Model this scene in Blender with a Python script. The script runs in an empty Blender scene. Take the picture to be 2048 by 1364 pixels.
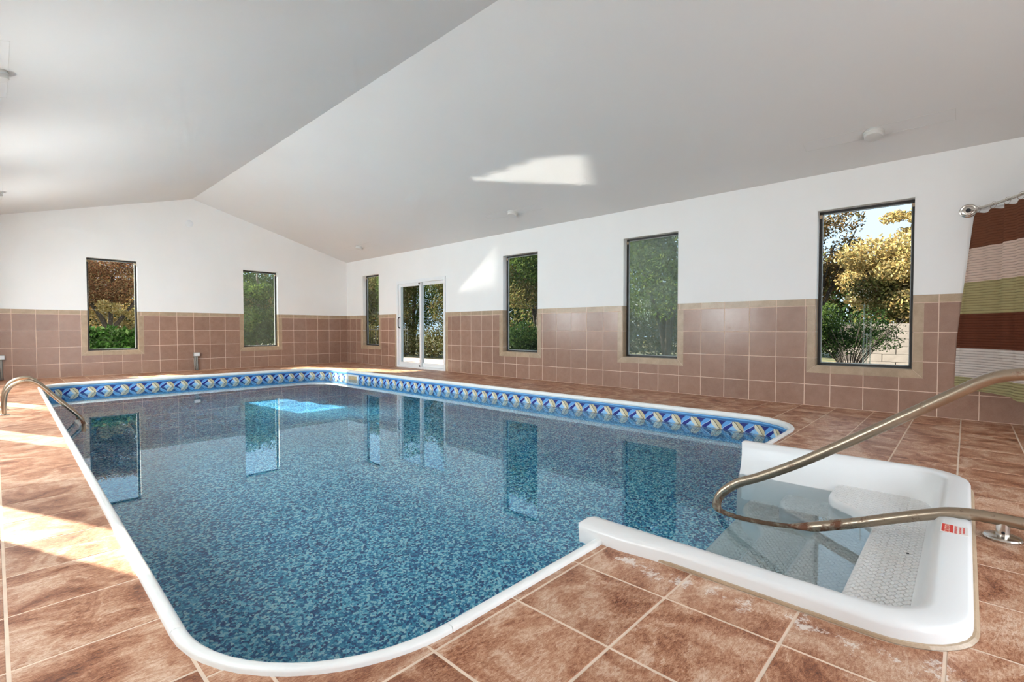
import bpy, math, random
import numpy as np
from mathutils import Vector, Matrix

# ------------------------------------------------------------------ camera, sky, sun, exposure
scene = bpy.context.scene
COL = scene.collection
random.seed(7)
RNG = np.random.default_rng(7)

CAM = Vector((-6.592, -12.310, 0.902)); YAW, PITCH, FPX = 0.8184, -0.0249, 971.9
cam_data = bpy.data.cameras.new('camera')
cam_data.sensor_fit = 'HORIZONTAL'; cam_data.sensor_width = 36.0
cam_data.lens = FPX / 2048 * 36.0
cam_data.clip_start = 0.02; cam_data.clip_end = 400
cam = bpy.data.objects.new('camera', cam_data); COL.objects.link(cam)
cam.location = CAM
cam.rotation_euler = (math.pi / 2 + PITCH, 0, -YAW)
scene.camera = cam

SKY = 1.7
world = bpy.data.worlds.new('sky'); scene.world = world; world.use_nodes = True
wn = world.node_tree; bg = wn.nodes['Background']
bg.inputs['Color'].default_value = (0.60, 0.77, 1.0, 1); bg.inputs['Strength'].default_value = SKY

SUN_AZ = Vector((0.39, -0.92, 0)).normalized(); SUN_EL = math.radians(28)
SUN_DIR = Vector((SUN_AZ.x * math.cos(SUN_EL), SUN_AZ.y * math.cos(SUN_EL), -math.sin(SUN_EL)))
sun_data = bpy.data.lights.new('sun', 'SUN'); sun_data.energy = 34.0; sun_data.angle = math.radians(0.7)
sun_data.color = (1.0, 0.90, 0.76)
sun = bpy.data.objects.new('sun', sun_data); COL.objects.link(sun)
sun.rotation_euler = SUN_DIR.to_track_quat('-Z', 'Y').to_euler()
sun.location = (-8, 12, 12)

# window openings: (a0, a1, z0, z1) along each wall, reused by the walls further down
WIN_Z0, WIN_Z1 = 0.47, 2.28
BACK_WIN = [(-5.355, -4.56), (-2.60, -1.81)]
RIGHT_WIN = [(-1.60, -0.82), (-6.77, -5.90), (-9.34, -8.46), (-11.90, -11.01)]
DOOR = (-4.21, -2.39, 0.0, 2.03)
LEFT_WIN = [(-2.60, -1.75), (-5.17, -4.25), (-7.96, -6.98), (-10.70, -9.75)]  # nearest window is unseen, added for daylight fill
FRONT_GLASS = (-6.4, -2.6, 0.05, 2.25)  # opening added in the unseen wall to admit light
XL, XR, YB, YF = -7.16, 0.0, 0.0, -14.4
RIDGE_X, RIDGE_Z, EAVE_Z = -3.58, 3.72, 2.69


def daylight(name, loc, direction, w, h, power, color=(0.93, 0.96, 1.0)):
    """area lamp standing in for daylight at an opening"""
    d = bpy.data.lights.new(name, 'AREA'); d.shape = 'RECTANGLE'; d.size = w; d.size_y = h
    d.energy = power; d.color = color
    o = bpy.data.objects.new(name, d); COL.objects.link(o)
    o.location = loc; o.rotation_euler = Vector(direction).to_track_quat('-Z', 'Z').to_euler()
    return o


DAY = 0.80
daylight('added_front_fill', (-4.5, YF - 0.02, 1.2), (0, 1, 0), 3.6, 2.0, 125 * DAY)  # fill lamp at the added opening behind the camera
for k, (a, b) in enumerate(LEFT_WIN):
    daylight('daylight_side_window', (XL - 0.16, (a + b) / 2, 1.42), (1, 0, -0.30), b - a - 0.06, 1.7, (300, 330, 225, 80)[k] * DAY)



def sun_beam(name, patch, d, back, power, spread=0.9, strips=5, color=(1.0, 0.95, 0.86)):
    """added lamps standing in for sunlight turned by the water, aimed at a patch"""
    d = Vector(d).normalized(); P = [Vector(p) for p in patch]
    c = sum(P, Vector()) / len(P)
    q = d.to_track_quat('-Z', 'Z'); ux = q @ Vector((1, 0, 0)); uy = q @ Vector((0, 1, 0))
    pl = [((p - c).dot(ux), (p - c).dot(uy)) for p in P]
    y0, y1 = min(p[1] for p in pl), max(p[1] for p in pl)
    cells = []
    for k in range(strips):
        ya, yb = y0 + (y1 - y0) * k / strips, y0 + (y1 - y0) * (k + 1) / strips; ym = (ya + yb) / 2; xs = []
        for i in range(len(pl)):
            (xa, za), (xb, zb) = pl[i], pl[(i + 1) % len(pl)]
            if (za - ym) * (zb - ym) < 0: xs.append(xa + (xb - xa) * (ym - za) / (zb - za))
        if len(xs) >= 2 and max(xs) - min(xs) > 0.01: cells.append((min(xs), max(xs), ya, yb))
    tot = sum((b - a) * (e - f) for a, b, f, e in cells)
    for a, b, f, e in cells:
        L = bpy.data.lights.new(name, 'AREA'); L.shape = 'RECTANGLE'; L.size = b - a; L.size_y = e - f
        L.energy = power * (b - a) * (e - f) / tot; L.spread = math.radians(spread); L.color = color
        o = bpy.data.objects.new(name, L); COL.objects.link(o)
        o.location = c - d * back + ux * (a + b) / 2 + uy * (f + e) / 2; o.rotation_euler = q.to_euler()


D_UP = Vector((SUN_DIR.x, SUN_DIR.y, -SUN_DIR.z))
sun_beam('sun_mirrored_on_ceiling', [(-1.605, -6.804, 3.152), (-1.613, -8.198, 3.154), (-1.427, -8.726, 3.101), (-0.808, -8.425, 2.922)], D_UP, 5.9, 1.6, 1.6, 11)
sun_beam('sun_mirrored_on_wall', [(0, -5.735, 2.482), (0, -5.693, 1.695), (0, -4.593, 1.676)], D_UP, 3.3, 0.50, 2.2, 10)
ce = math.cos(math.radians(48.5)); D_DN = Vector((SUN_AZ.x * ce, SUN_AZ.y * ce, -math.sin(math.radians(48.5))))
sun_beam('sun_refracted_in_pool', [(-3.49, -3.0, -1.95), (-3.2, -4.55, -1.95), (-2.45, -4.55, -1.95), (-2.89, -3.0, -1.95)], D_DN, 1.6, 170.0, 1.2, 3)

scene.view_settings.view_transform = 'Standard'
scene.view_settings.look = 'None'
scene.view_settings.gamma = 1.0
scene.view_settings.use_curve_mapping = False
scene.view_settings.exposure = 0.0
cy = scene.cycles
cy.use_denoising = True
cy.use_adaptive_sampling = True; cy.adaptive_threshold = 0.12; cy.adaptive_min_samples = 12
cy.max_bounces = 10; cy.diffuse_bounces = 5; cy.glossy_bounces = 4; cy.transparent_max_bounces = 24; cy.transmission_bounces = 6
cy.caustics_reflective = False; cy.caustics_refractive = True
cy.sample_clamp_indirect = 20.0


# ------------------------------------------------------------------ material helpers
def lin(c):
    def f(v):
        v /= 255.0
        return v / 12.92 if v <= 0.04045 else ((v + 0.055) / 1.055) ** 2.4
    return (f(c[0]), f(c[1]), f(c[2]), 1.0)


class NT:
    def __init__(self, name):
        self.m = bpy.data.materials.new(name); self.m.use_nodes = True
        self.t = self.m.node_tree; self.t.nodes.clear()
        self.out = self.t.nodes.new('ShaderNodeOutputMaterial')

    def n(self, typ, **kw):
        x = self.t.nodes.new(typ)
        for k, v in kw.items():
            if k.startswith('i_'):
                key = k[2:].replace('_', ' ')
                self.put(x.inputs[key], v)
            else:
                setattr(x, k, v)
        return x

    def put(self, sock, v):
        if isinstance(v, bpy.types.NodeSocket):
            self.t.links.new(v, sock)
        else:
            sock.default_value = v

    def math(self, op, a, b=0.0, c=0.0):
        x = self.t.nodes.new('ShaderNodeMath'); x.operation = op
        self.put(x.inputs[0], a); self.put(x.inputs[1], b); self.put(x.inputs[2], c)
        return x.outputs[0]

    def mix(self, f, a, b, blend='MIX'):
        x = self.t.nodes.new('ShaderNodeMix'); x.data_type = 'RGBA'; x.blend_type = blend
        self.put(x.inputs[0], f); self.put(x.inputs[6], a); self.put(x.inputs[7], b)
        return x.outputs[2]

    def ramp(self, f, stops, interp='LINEAR'):
        x = self.t.nodes.new('ShaderNodeValToRGB'); x.color_ramp.interpolation = interp
        e = x.color_ramp.elements
        while len(e) < len(stops):
            e.new(0.5)
        for el, (p, c) in zip(e, stops):
            el.position = p; el.color = c
        self.put(x.inputs[0], f)
        return x.outputs[0]

    def principled(self, **kw):
        p = self.n('ShaderNodeBsdfPrincipled')
        for k, v in kw.items():
            self.put(p.inputs[k.replace('_', ' ')], v)
        self.t.links.new(p.outputs[0], self.out.inputs[0])
        return p

    def schlick(self, f0):
        """reflectance of a thin sheet, the same from both sides"""
        g = self.n('ShaderNodeNewGeometry')
        d = self.n('ShaderNodeVectorMath', operation='DOT_PRODUCT'); self.put(d.inputs[0], g.outputs['Normal']); self.put(d.inputs[1], g.outputs['Incoming'])
        c = self.math('SUBTRACT', 1.0, self.math('MINIMUM', self.math('ABSOLUTE', d.outputs['Value']), 1.0))
        return self.math('ADD', f0, self.math('MULTIPLY', self.math('POWER', c, 5.0), 1.0 - f0))

    def bump(self, h, strength=0.3, dist=0.01):
        b = self.n('ShaderNodeBump')
        b.inputs['Strength'].default_value = strength; b.inputs['Distance'].default_value = dist
        self.put(b.inputs['Height'], h)
        return b.outputs[0]


def simple(name, col, rough=0.5, metal=0.0, spec=0.5, noise=0.0, nscale=6.0):
    n = NT(name)
    base = col
    if noise > 0:
        tc = n.n('ShaderNodeTexCoord')
        nz = n.n('ShaderNodeTexNoise', i_Vector=tc.outputs['Object'], i_Scale=nscale, i_Detail=4.0)
        d = tuple(c * (1 - noise) for c in col[:3]) + (1,)
        l = tuple(min(1, c * (1 + noise)) for c in col[:3]) + (1,)
        base = n.ramp(nz.outputs[0], [(0.3, d), (0.7, l)])
    p = n.principled(Base_Color=base, Roughness=rough, Metallic=metal)
    p.inputs['Specular IOR Level'].default_value = spec
    return n.m


MAT = {}
MAT['wall_white'] = simple('white_wall_paint', (0.84, 0.835, 0.82, 1), 0.75, noise=0.012, nscale=2)
MAT['ceiling_white'] = simple('ceiling_paint', (0.74, 0.73, 0.71, 1), 0.85, noise=0.015, nscale=0.8)
MAT['jamb_white'] = simple('white_gloss_paint', (0.82, 0.82, 0.80, 1), 0.5)
MAT['vinyl_white'] = simple('white_vinyl', (0.80, 0.82, 0.83, 1), 0.35)
MAT['gel_white'] = simple('white_gelcoat', (0.77, 0.77, 0.76, 1), 0.28)
MAT['coping_white'] = simple('white_coping', (0.82, 0.83, 0.81, 1), 0.35, noise=0.03, nscale=15)
MAT['frame_dark'] = simple('dark_bronze_frame', (0.018, 0.016, 0.014, 1), 0.45)
MAT['lamp_plastic'] = simple('aged_white_plastic', (0.66, 0.65, 0.62, 1), 0.5)
MAT['gasket'] = simple('grey_gasket', (0.35, 0.38, 0.38, 1), 0.5)
MAT['clip_tan'] = simple('tan_clip', (0.5, 0.38, 0.26, 1), 0.6)
MAT['black'] = simple('black_plastic', (0.012, 0.012, 0.014, 1), 0.4)
MAT['grey_metal'] = simple('galvanised_metal', (0.45, 0.46, 0.44, 1), 0.4, 0.6, noise=0.12, nscale=30)
MAT['cable_grey'] = simple('grey_conduit', (0.30, 0.30, 0.28, 1), 0.5)
MAT['chrome'] = simple('brushed_nickel', (0.62, 0.58, 0.53, 1), 0.22, 1.0)
MAT['grout_wall'] = simple('wall_grout', (0.72, 0.54, 0.42, 1), 0.85, noise=0.06, nscale=14)
MAT['grout_floor'] = simple('floor_grout', (0.74, 0.58, 0.45, 1), 0.9, noise=0.08, nscale=10)
MAT['weir_tan'] = simple('tan_weir_flap', (0.55, 0.38, 0.20, 1), 0.5, noise=0.15, nscale=25)
MAT['red_print'] = simple('red_print', (0.62, 0.035, 0.02, 1), 0.5)
MAT['white_print'] = simple('cream_print', (0.80, 0.66, 0.52, 1), 0.5)
MAT['pale_label'] = simple('pale_label_film', (0.78, 0.72, 0.68, 1), 0.4)
MAT['patch_line'] = simple('paint_ridge', (0.66, 0.65, 0.62, 1), 0.9)
MAT['exterior_wall'] = simple('exterior_siding', (0.55, 0.5, 0.42, 1), 0.8)
MAT['bark'] = simple('bark', (0.045, 0.033, 0.025, 1), 0.9, noise=0.4, nscale=25)
MAT['iron'] = simple('black_iron', (0.012, 0.012, 0.012, 1), 0.5)


def m_floor_tile():
    n = NT('slate_floor_tile')
    tc = n.n('ShaderNodeTexCoord'); oi = n.n('ShaderNodeObjectInfo')
    r = n.math('MULTIPLY', oi.outputs['Random'], 60.0)
    comb = n.n('ShaderNodeCombineXYZ', i_X=r, i_Y=n.math('MULTIPLY', r, 1.7), i_Z=n.math('MULTIPLY', r, 0.3))
    add = n.n('ShaderNodeVectorMath', operation='ADD'); n.put(add.inputs[0], tc.outputs['Object']); n.put(add.inputs[1], comb.outputs[0])
    big = n.n('ShaderNodeTexNoise', i_Vector=add.outputs[0], i_Scale=5.0, i_Detail=5.0, i_Roughness=0.62, i_Distortion=0.9)
    mp = n.n('ShaderNodeMapping', i_Vector=add.outputs[0]); mp.inputs['Rotation'].default_value = (0, 0, 0.62); mp.inputs['Scale'].default_value = (15, 38, 12)
    fine = n.n('ShaderNodeTexNoise', i_Vector=mp.outputs[0], i_Scale=3.2, i_Detail=9.0, i_Roughness=0.75, i_Distortion=0.35)
    mp2 = n.n('ShaderNodeMapping', i_Vector=add.outputs[0]); mp2.inputs['Rotation'].default_value = (0, 0, 0.5); mp2.inputs['Scale'].default_value = (2.2, 6, 3)
    vein = n.n('ShaderNodeTexNoise', i_Vector=mp2.outputs[0], i_Scale=2.0, i_Detail=6.0, i_Roughness=0.6, i_Distortion=1.2)
    v = n.math('ABSOLUTE', n.math('SUBTRACT', vein.outputs[0], 0.5))
    vm = n.math('MULTIPLY', n.math('LESS_THAN', v, 0.013), n.math('GREATER_THAN', big.outputs[0], 0.52))
    spk = n.n('ShaderNodeTexNoise', i_Vector=mp.outputs[0], i_Scale=14.0, i_Detail=3.0, i_Roughness=0.6)
    f = n.math('ADD', n.math('ADD', n.math('MULTIPLY', big.outputs[0], 0.43), n.math('MULTIPLY', fine.outputs[0], 0.37)), n.math('MULTIPLY', spk.outputs[0], 0.20))
    c = n.ramp(f, [(0.38, (0.085, 0.026, 0.011, 1)), (0.445, (0.24, 0.082, 0.035, 1)), (0.50, (0.38, 0.180, 0.098, 1)), (0.55, (0.49, 0.290, 0.185, 1)), (0.625, (0.66, 0.50, 0.38, 1))])
    c = n.mix(n.math('MULTIPLY', vm, 0.45), c, (0.62, 0.45, 0.34, 1))
    gp = n.n('ShaderNodeNewGeometry'); sx = n.n('ShaderNodeSeparateXYZ', i_Vector=gp.outputs['Position'])
    near = n.math('SUBTRACT', 1.0, n.math('MULTIPLY', n.math('ABSOLUTE', n.math('ADD', sx.outputs[0], 4.925)), 9.0))
    lm = n.n('ShaderNodeTexNoise', i_Vector=gp.outputs['Position'], i_Scale=9.0, i_Detail=8.0, i_Roughness=0.8)
    lime = n.ramp(n.math('ADD', lm.outputs[0], n.math('MULTIPLY', n.math('MAXIMUM', near, 0.0), 0.16)), [(0.66, (0, 0, 0, 1)), (0.70, (1, 1, 1, 1))])
    lime = n.math('MULTIPLY', n.math('MULTIPLY', lime, n.math('GREATER_THAN', near, 0.0)), n.math('LESS_THAN', sx.outputs[1], -11.3))
    c = n.mix(n.math('MULTIPLY', lime, 0.75), c, (0.72, 0.66, 0.60, 1))
    hv = n.n('ShaderNodeHueSaturation', i_Color=c)
    n.put(hv.inputs['Value'], n.math('ADD', 1.03, n.math('MULTIPLY', oi.outputs['Random'], 0.16)))
    p = n.principled(Base_Color=hv.outputs[0], Roughness=n.math('ADD', 0.30, n.math('MULTIPLY', fine.outputs[0], 0.3)))
    n.put(p.inputs['Normal'], n.bump(f, 0.35, 0.005))
    return n.m


def m_wall_tile(name, dark, light, rough):
    n = NT(name)
    tc = n.n('ShaderNodeTexCoord'); oi = n.n('ShaderNodeObjectInfo')
    r = n.math('MULTIPLY', oi.outputs['Random'], 40.0)
    comb = n.n('ShaderNodeCombineXYZ', i_X=r, i_Y=r, i_Z=r)
    add = n.n('ShaderNodeVectorMath', operation='ADD'); n.put(add.inputs[0], tc.outputs['Object']); n.put(add.inputs[1], comb.outputs[0])
    nz = n.n('ShaderNodeTexNoise', i_Vector=add.outputs[0], i_Scale=9.0, i_Detail=6.0, i_Roughness=0.65)
    sp = n.n('ShaderNodeTexNoise', i_Vector=add.outputs[0], i_Scale=160.0, i_Detail=2.0)
    f = n.math('ADD', n.math('MULTIPLY', nz.outputs[0], 0.7), n.math('MULTIPLY', sp.outputs[0], 0.3))
    c = n.ramp(f, [(0.3, dark), (0.7, light)])
    hv = n.n('ShaderNodeHueSaturation', i_Color=c)
    n.put(hv.inputs['Value'], n.math('ADD', 0.93, n.math('MULTIPLY', oi.outputs['Random'], 0.14)))
    p = n.principled(Base_Color=hv.outputs[0], Roughness=rough)
    wv = n.n('ShaderNodeTexNoise', i_Vector=add.outputs[0], i_Scale=7.0, i_Detail=1.0)
    n.put(p.inputs['Normal'], n.bump(wv.outputs[0], 0.10, 0.01))
    return n.m


def m_liner():
    n = NT('speckled_blue_liner')
    g = n.n('ShaderNodeTexCoord')
    v1 = n.n('ShaderNodeTexVoronoi', i_Vector=g.outputs['Object'], i_Scale=75.0); v1.inputs['Randomness'].default_value = 1.0
    nz = n.n('ShaderNodeTexNoise', i_Vector=g.outputs['Object'], i_Scale=50.0, i_Detail=4.0, i_Roughness=0.7, i_Distortion=1.6)
    sep = n.n('ShaderNodeSeparateColor', i_Color=v1.outputs['Color'])
    f = n.math('ADD', n.math('MULTIPLY', sep.outputs[0], 0.42), n.math('MULTIPLY', nz.outputs[0], 0.62))
    c = n.ramp(f, [(0.33, (0.003, 0.055, 0.230, 1)), (0.43, (0.014, 0.200, 0.460, 1)), (0.52, (0.050, 0.41, 0.62, 1)), (0.61, (0.22, 0.70, 0.84, 1)), (0.72, (0.70, 0.96, 0.98, 1))])
    n.principled(Base_Color=c, Roughness=0.45)
    return n.m


def m_border():
    n = NT('liner_leaf_border')
    uv = n.n('ShaderNodeUVMap'); uv.uv_map = 'UVMap'
    s = n.n('ShaderNodeSeparateXYZ', i_Vector=uv.outputs[0])
    u = n.math('DIVIDE', s.outputs[0], 0.222)
    p = n.math('SUBTRACT', n.math('FRACT', u), 0.5)
    a = n.math('MULTIPLY', p, 2.44)
    z = s.outputs[1]
    y = n.math('DIVIDE', n.math('ABSOLUTE', n.math('ADD', z, 0.165)), 0.088)

    navy = (0.012, 0.022, 0.19, 1); sky_b = (0.12, 0.36, 0.74, 1); pale = (0.28, 0.55, 0.85, 1)
    cream = (0.78, 0.72, 0.57, 1); tan = (0.52, 0.42, 0.23, 1)
    c = navy
    dia = n.math('LESS_THAN', n.math('ADD', y, n.math('MULTIPLY', n.math('ABSOLUTE', n.math('SUBTRACT', a, 0.02)), 0.72)), 0.52)
    c = n.mix(dia, c, pale)
    foot = n.math('LESS_THAN', n.math('ADD', n.math('MULTIPLY', y, 1.0), n.math('MULTIPLY', n.math('SUBTRACT', 1.22, n.math('ABSOLUTE', a)), 0.45)), 0.17)
    c = n.mix(foot, c, cream)
    def leafm(cx, cyy, sgn, ra, rb):
        dx = n.math('SUBTRACT', a, cx); dy = n.math('SUBTRACT', y, cyy)
        l1 = n.math('MULTIPLY', n.math('ADD', dx, n.math('MULTIPLY', dy, sgn)), 0.7071)
        l2 = n.math('MULTIPLY', n.math('SUBTRACT', n.math('MULTIPLY', dx, sgn), dy), 0.7071)
        s_ = n.math('MULTIPLY', n.math('SINE', n.math('MULTIPLY', l1, 3.6)), 0.07)
        e = n.math('ADD', n.math('POWER', n.math('ABSOLUTE', n.math('DIVIDE', l1, ra)), 2.6), n.math('POWER', n.math('ABSOLUTE', n.math('DIVIDE', l2, rb)), 2.2))
        return n.math('LESS_THAN', e, 1.0), n.math('SUBTRACT', l2, s_)
    # blue leaf leans up to the right, half sky blue and half navy
    bl, bmid = leafm(-0.60, 0.53, 1.0, 0.74, 0.42)
    bcol = n.mix(n.math('GREATER_THAN', bmid, 0.03), sky_b, (0.008, 0.018, 0.22, 1))
    bcol = n.mix(n.math('LESS_THAN', n.math('ABSOLUTE', n.math('SUBTRACT', bmid, 0.03)), 0.03), bcol, (0.5, 0.62, 0.75, 1))
    c = n.mix(bl, c, bcol)
    # cream leaf leans up to the left with a dark mid rib
    cr, cmid = leafm(0.60, 0.53, -1.0, 0.74, 0.42)
    ccol = n.mix(n.math('GREATER_THAN', cmid, 0.0), (0.62, 0.52, 0.31, 1), cream)
    ccol = n.mix(n.math('LESS_THAN', n.math('ABSOLUTE', cmid), 0.035), ccol, (0.06, 0.045, 0.03, 1))
    c = n.mix(cr, c, ccol)
    # plain stripes above and below the leaves
    out1 = n.math('GREATER_THAN', y, 1.05)
    st = n.ramp(n.math('FRACT', n.math('MULTIPLY', y, 2.6)), [(0.0, (0.045, 0.19, 0.46, 1)), (0.38, (0.22, 0.50, 0.80, 1)), (0.55, (0.16, 0.40, 0.70, 1)), (0.8, (0.03, 0.13, 0.34, 1))], 'CONSTANT')
    c = n.mix(out1, c, st)
    n.principled(Base_Color=c, Roughness=0.4)
    return n.m


def m_water():
    n = NT('pool_water')
    g = n.n('ShaderNodeBsdfGlass'); g.inputs['IOR'].default_value = 1.36; g.inputs['Roughness'].default_value = 0.0
    g.inputs['Color'].default_value = (0.95, 0.99, 1.0, 1)
    n.t.links.new(g.outputs[0], n.out.inputs[0])
    va = n.n('ShaderNodeVolumeAbsorption'); va.inputs['Color'].default_value = (0.30, 0.72, 0.82, 1); va.inputs['Density'].default_value = 0.22
    n.t.links.new(va.outputs[0], n.out.inputs['Volume'])
    return n.m


def m_glass(name, fog=0.0, tint=(0.93, 0.96, 0.94, 1)):
    n = NT(name)
    tr = n.n('ShaderNodeBsdfTransparent'); tr.inputs[0].default_value = tint
    gl = n.n('ShaderNodeBsdfGlossy'); gl.inputs['Roughness'].default_value = 0.0
    mx = n.n('ShaderNodeMixShader'); n.put(mx.inputs[0], n.schlick(0.0015)); n.put(mx.inputs[1], tr.outputs[0]); n.put(mx.inputs[2], gl.outputs[0])
    last = mx.outputs[0]
    if fog > 0:
        tc = n.n('ShaderNodeTexCoord')
        nz = n.n('ShaderNodeTexNoise', i_Vector=tc.outputs['Object'], i_Scale=2.2, i_Detail=5.0, i_Roughness=0.6, i_Distortion=0.5)
        f = n.math('MULTIPLY', n.ramp(nz.outputs[0], [(0.25, (0.35, 0.35, 0.35, 1)), (0.75, (1, 1, 1, 1))]), fog)
        df = n.n('ShaderNodeBsdfDiffuse'); df.inputs[0].default_value = (0.40, 0.44, 0.38, 1)
        tl = n.n('ShaderNodeBsdfTranslucent'); tl.inputs[0].default_value = (0.40, 0.44, 0.38, 1)
        m2 = n.n('ShaderNodeMixShader'); m2.inputs[0].default_value = 0.5
        n.put(m2.inputs[1], df.outputs[0]); n.put(m2.inputs[2], tl.outputs[0])
        m3 = n.n('ShaderNodeMixShader'); n.put(m3.inputs[0], f); n.put(m3.inputs[1], last); n.put(m3.inputs[2], m2.outputs[0])
        last = m3.outputs[0]
    n.t.links.new(last, n.out.inputs[0])
    return n.m


def m_leaf(name, cols, trans=0.35):
    n = NT(name)
    geo = n.n('ShaderNodeNewGeometry')
    k = len(cols)
    c = n.ramp(geo.outputs['Random Per Island'], [(i / max(1, k - 1), col) for i, col in enumerate(cols)])
    df = n.n('ShaderNodeBsdfDiffuse', i_Color=c); tl = n.n('ShaderNodeBsdfTranslucent', i_Color=c)
    mx = n.n('ShaderNodeMixShader'); mx.inputs[0].default_value = trans
    n.put(mx.inputs[1], df.outputs[0]); n.put(mx.inputs[2], tl.outputs[0])
    n.t.links.new(mx.outputs[0], n.out.inputs[0])
    return n.m


def m_steel():
    n = NT('weathered_steel_rail')
    tc = n.n('ShaderNodeTexCoord')
    nz = n.n('ShaderNodeTexNoise', i_Vector=tc.outputs['Object'], i_Scale=22.0, i_Detail=7.0, i_Roughness=0.7)
    s = n.n('ShaderNodeSeparateXYZ', i_Vector=tc.outputs['Object'])
    low = n.math('MULTIPLY', n.math('SUBTRACT', 0.02, s.outputs[2]), 0.9)       # more rust towards the wet end
    low = n.math('MAXIMUM', n.math('MINIMUM', low, 0.24), -0.02)
    f = n.math('ADD', nz.outputs[0], low)
    rust = n.ramp(f, [(0.57, (0, 0, 0, 1)), (0.70, (1, 1, 1, 1))])
    c = n.mix(rust, (0.42, 0.34, 0.255, 1), (0.15, 0.055, 0.024, 1))
    p = n.principled(Base_Color=c, Metallic=n.math('SUBTRACT', 1.0, n.math('MULTIPLY', rust, 0.9)), Roughness=n.math('ADD', 0.30, n.math('MULTIPLY', rust, 0.4)))
    return n.m


def m_tread():
    n = NT('white_diamond_tread')
    tc = n.n('ShaderNodeTexCoord'); s = n.n('ShaderNodeSeparateXYZ', i_Vector=tc.outputs['Object'])
    k = 2 * math.pi / 0.060
    a = n.math('SINE', n.math('MULTIPLY', n.math('ADD', n.math('MULTIPLY', s.outputs[0], 0.8), n.math('MULTIPLY', s.outputs[1], 1.2)), k))
    b = n.math('SINE', n.math('MULTIPLY', n.math('SUBTRACT', n.math('MULTIPLY', s.outputs[0], 0.8), n.math('MULTIPLY', s.outputs[1], 1.2)), k))
    h = n.math('MULTIPLY', a, b)
    h = n.math('MINIMUM', n.math('MAXIMUM', n.math('MULTIPLY', h, 2.0), -0.6), 0.6)
    p = n.principled(Base_Color=(0.80, 0.80, 0.785, 1), Roughness=0.35)
    n.put(p.inputs['Normal'], n.bump(h, 0.8, 0.006))
    return n.m


def m_curtain():
    n = NT('striped_curtain_fabric')
    uv = n.n('ShaderNodeUVMap'); uv.uv_map = 'UVMap'
    s = n.n('ShaderNodeSeparateXYZ', i_Vector=uv.outputs[0])
    z = n.math('DIVIDE', s.outputs[1], 2.2)
    st = [(0.0, lin((172, 166, 124))), (0.425 / 2.2, lin((222, 214, 206))), (0.712 / 2.2, lin((110, 66, 50))), (1.045 / 2.2, lin((178, 167, 122))),
          (1.352 / 2.2, lin((222, 198, 182))), (1.678 / 2.2, lin((122, 80, 61)))]
    c = n.ramp(z, st, 'CONSTANT')
    line = n.math('FRACT', n.math('DIVIDE', s.outputs[1], 0.0245))
    lm = n.math('GREATER_THAN', line, 0.86)
    c = n.mix(n.math('MULTIPLY', lm, 0.42), c, (0.06, 0.035, 0.025, 1))
    tc = n.n('ShaderNodeTexCoord')
    nz = n.n('ShaderNodeTexNoise', i_Vector=tc.outputs['Object'], i_Scale=40.0, i_Detail=3.0)
    wv = n.math('ADD', n.math('SINE', n.math('MULTIPLY', line, 6.283)), n.math('MULTIPLY', nz.outputs[0], 1.6))
    nrm = n.bump(wv, 0.5, 0.006)
    df = n.n('ShaderNodeBsdfDiffuse', i_Color=c); n.put(df.inputs['Normal'], nrm)
    tl = n.n('ShaderNodeBsdfTranslucent', i_Color=c)
    mx = n.n('ShaderNodeMixShader'); mx.inputs[0].default_value = 0.25
    n.put(mx.inputs[1], df.outputs[0]); n.put(mx.inputs[2], tl.outputs[0])
    n.t.links.new(mx.outputs[0], n.out.inputs[0])
    return n.m


def m_ground():
    n = NT('lawn_and_leaf_litter')
    tc = n.n('ShaderNodeTexCoord')
    a = n.n('ShaderNodeTexNoise', i_Vector=tc.outputs['Object'], i_Scale=0.9, i_Detail=6.0, i_Roughness=0.7)
    c = n.ramp(a.outputs[0], [(0.35, (0.030, 0.042, 0.016, 1)), (0.5, (0.07, 0.075, 0.030, 1)), (0.65, (0.16, 0.12, 0.06, 1))])
    n.principled(Base_Color=c, Roughness=0.9)
    return n.m


MAT['floor_tile'] = m_floor_tile()
MAT['wall_tile'] = m_wall_tile('pink_brown_wall_tile', (0.275, 0.158, 0.110, 1), (0.365, 0.225, 0.165, 1), 0.24)
MAT['trim_tile'] = m_wall_tile('beige_border_tile', (0.33, 0.235, 0.148, 1), (0.50, 0.375, 0.255, 1), 0.3)
MAT['liner'] = m_liner()
MAT['border'] = m_border()
MAT['water'] = m_water()
MAT['glass'] = m_glass('window_glass')
MAT['glass_door'] = m_glass('door_glass', 0.0, (0.86, 0.90, 0.88, 1))
MAT['glass_haze'] = m_glass('slightly_hazed_glass', 0.03)
MAT['glass_fog'] = m_glass('fogged_glass', 0.36)
MAT['stain'] = m_glass('lime_drip_stain', 0.45)
MAT['steel'] = m_steel()
MAT['tread'] = m_tread()
MAT['curtain'] = m_curtain()
MAT['ground'] = m_ground()
MAT['patio'] = simple('pink_patio_concrete', (0.40, 0.30, 0.27, 1), 0.8, noise=0.15, nscale=2)
MAT['pale_block'] = simple('pale_wall_block', (0.20, 0.170, 0.155, 1), 0.85, noise=0.12, nscale=8)
MAT['mortar'] = simple('pale_mortar', (0.09, 0.075, 0.068, 1), 0.9)


# ------------------------------------------------------------------ geometry helpers
def add_obj(name, mesh, parent=None, loc=None):
    o = bpy.data.objects.new(name, mesh); COL.objects.link(o)
    if parent is not None:
        o.parent = parent
    if loc is not None:
        o.location = loc
    return o


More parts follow.
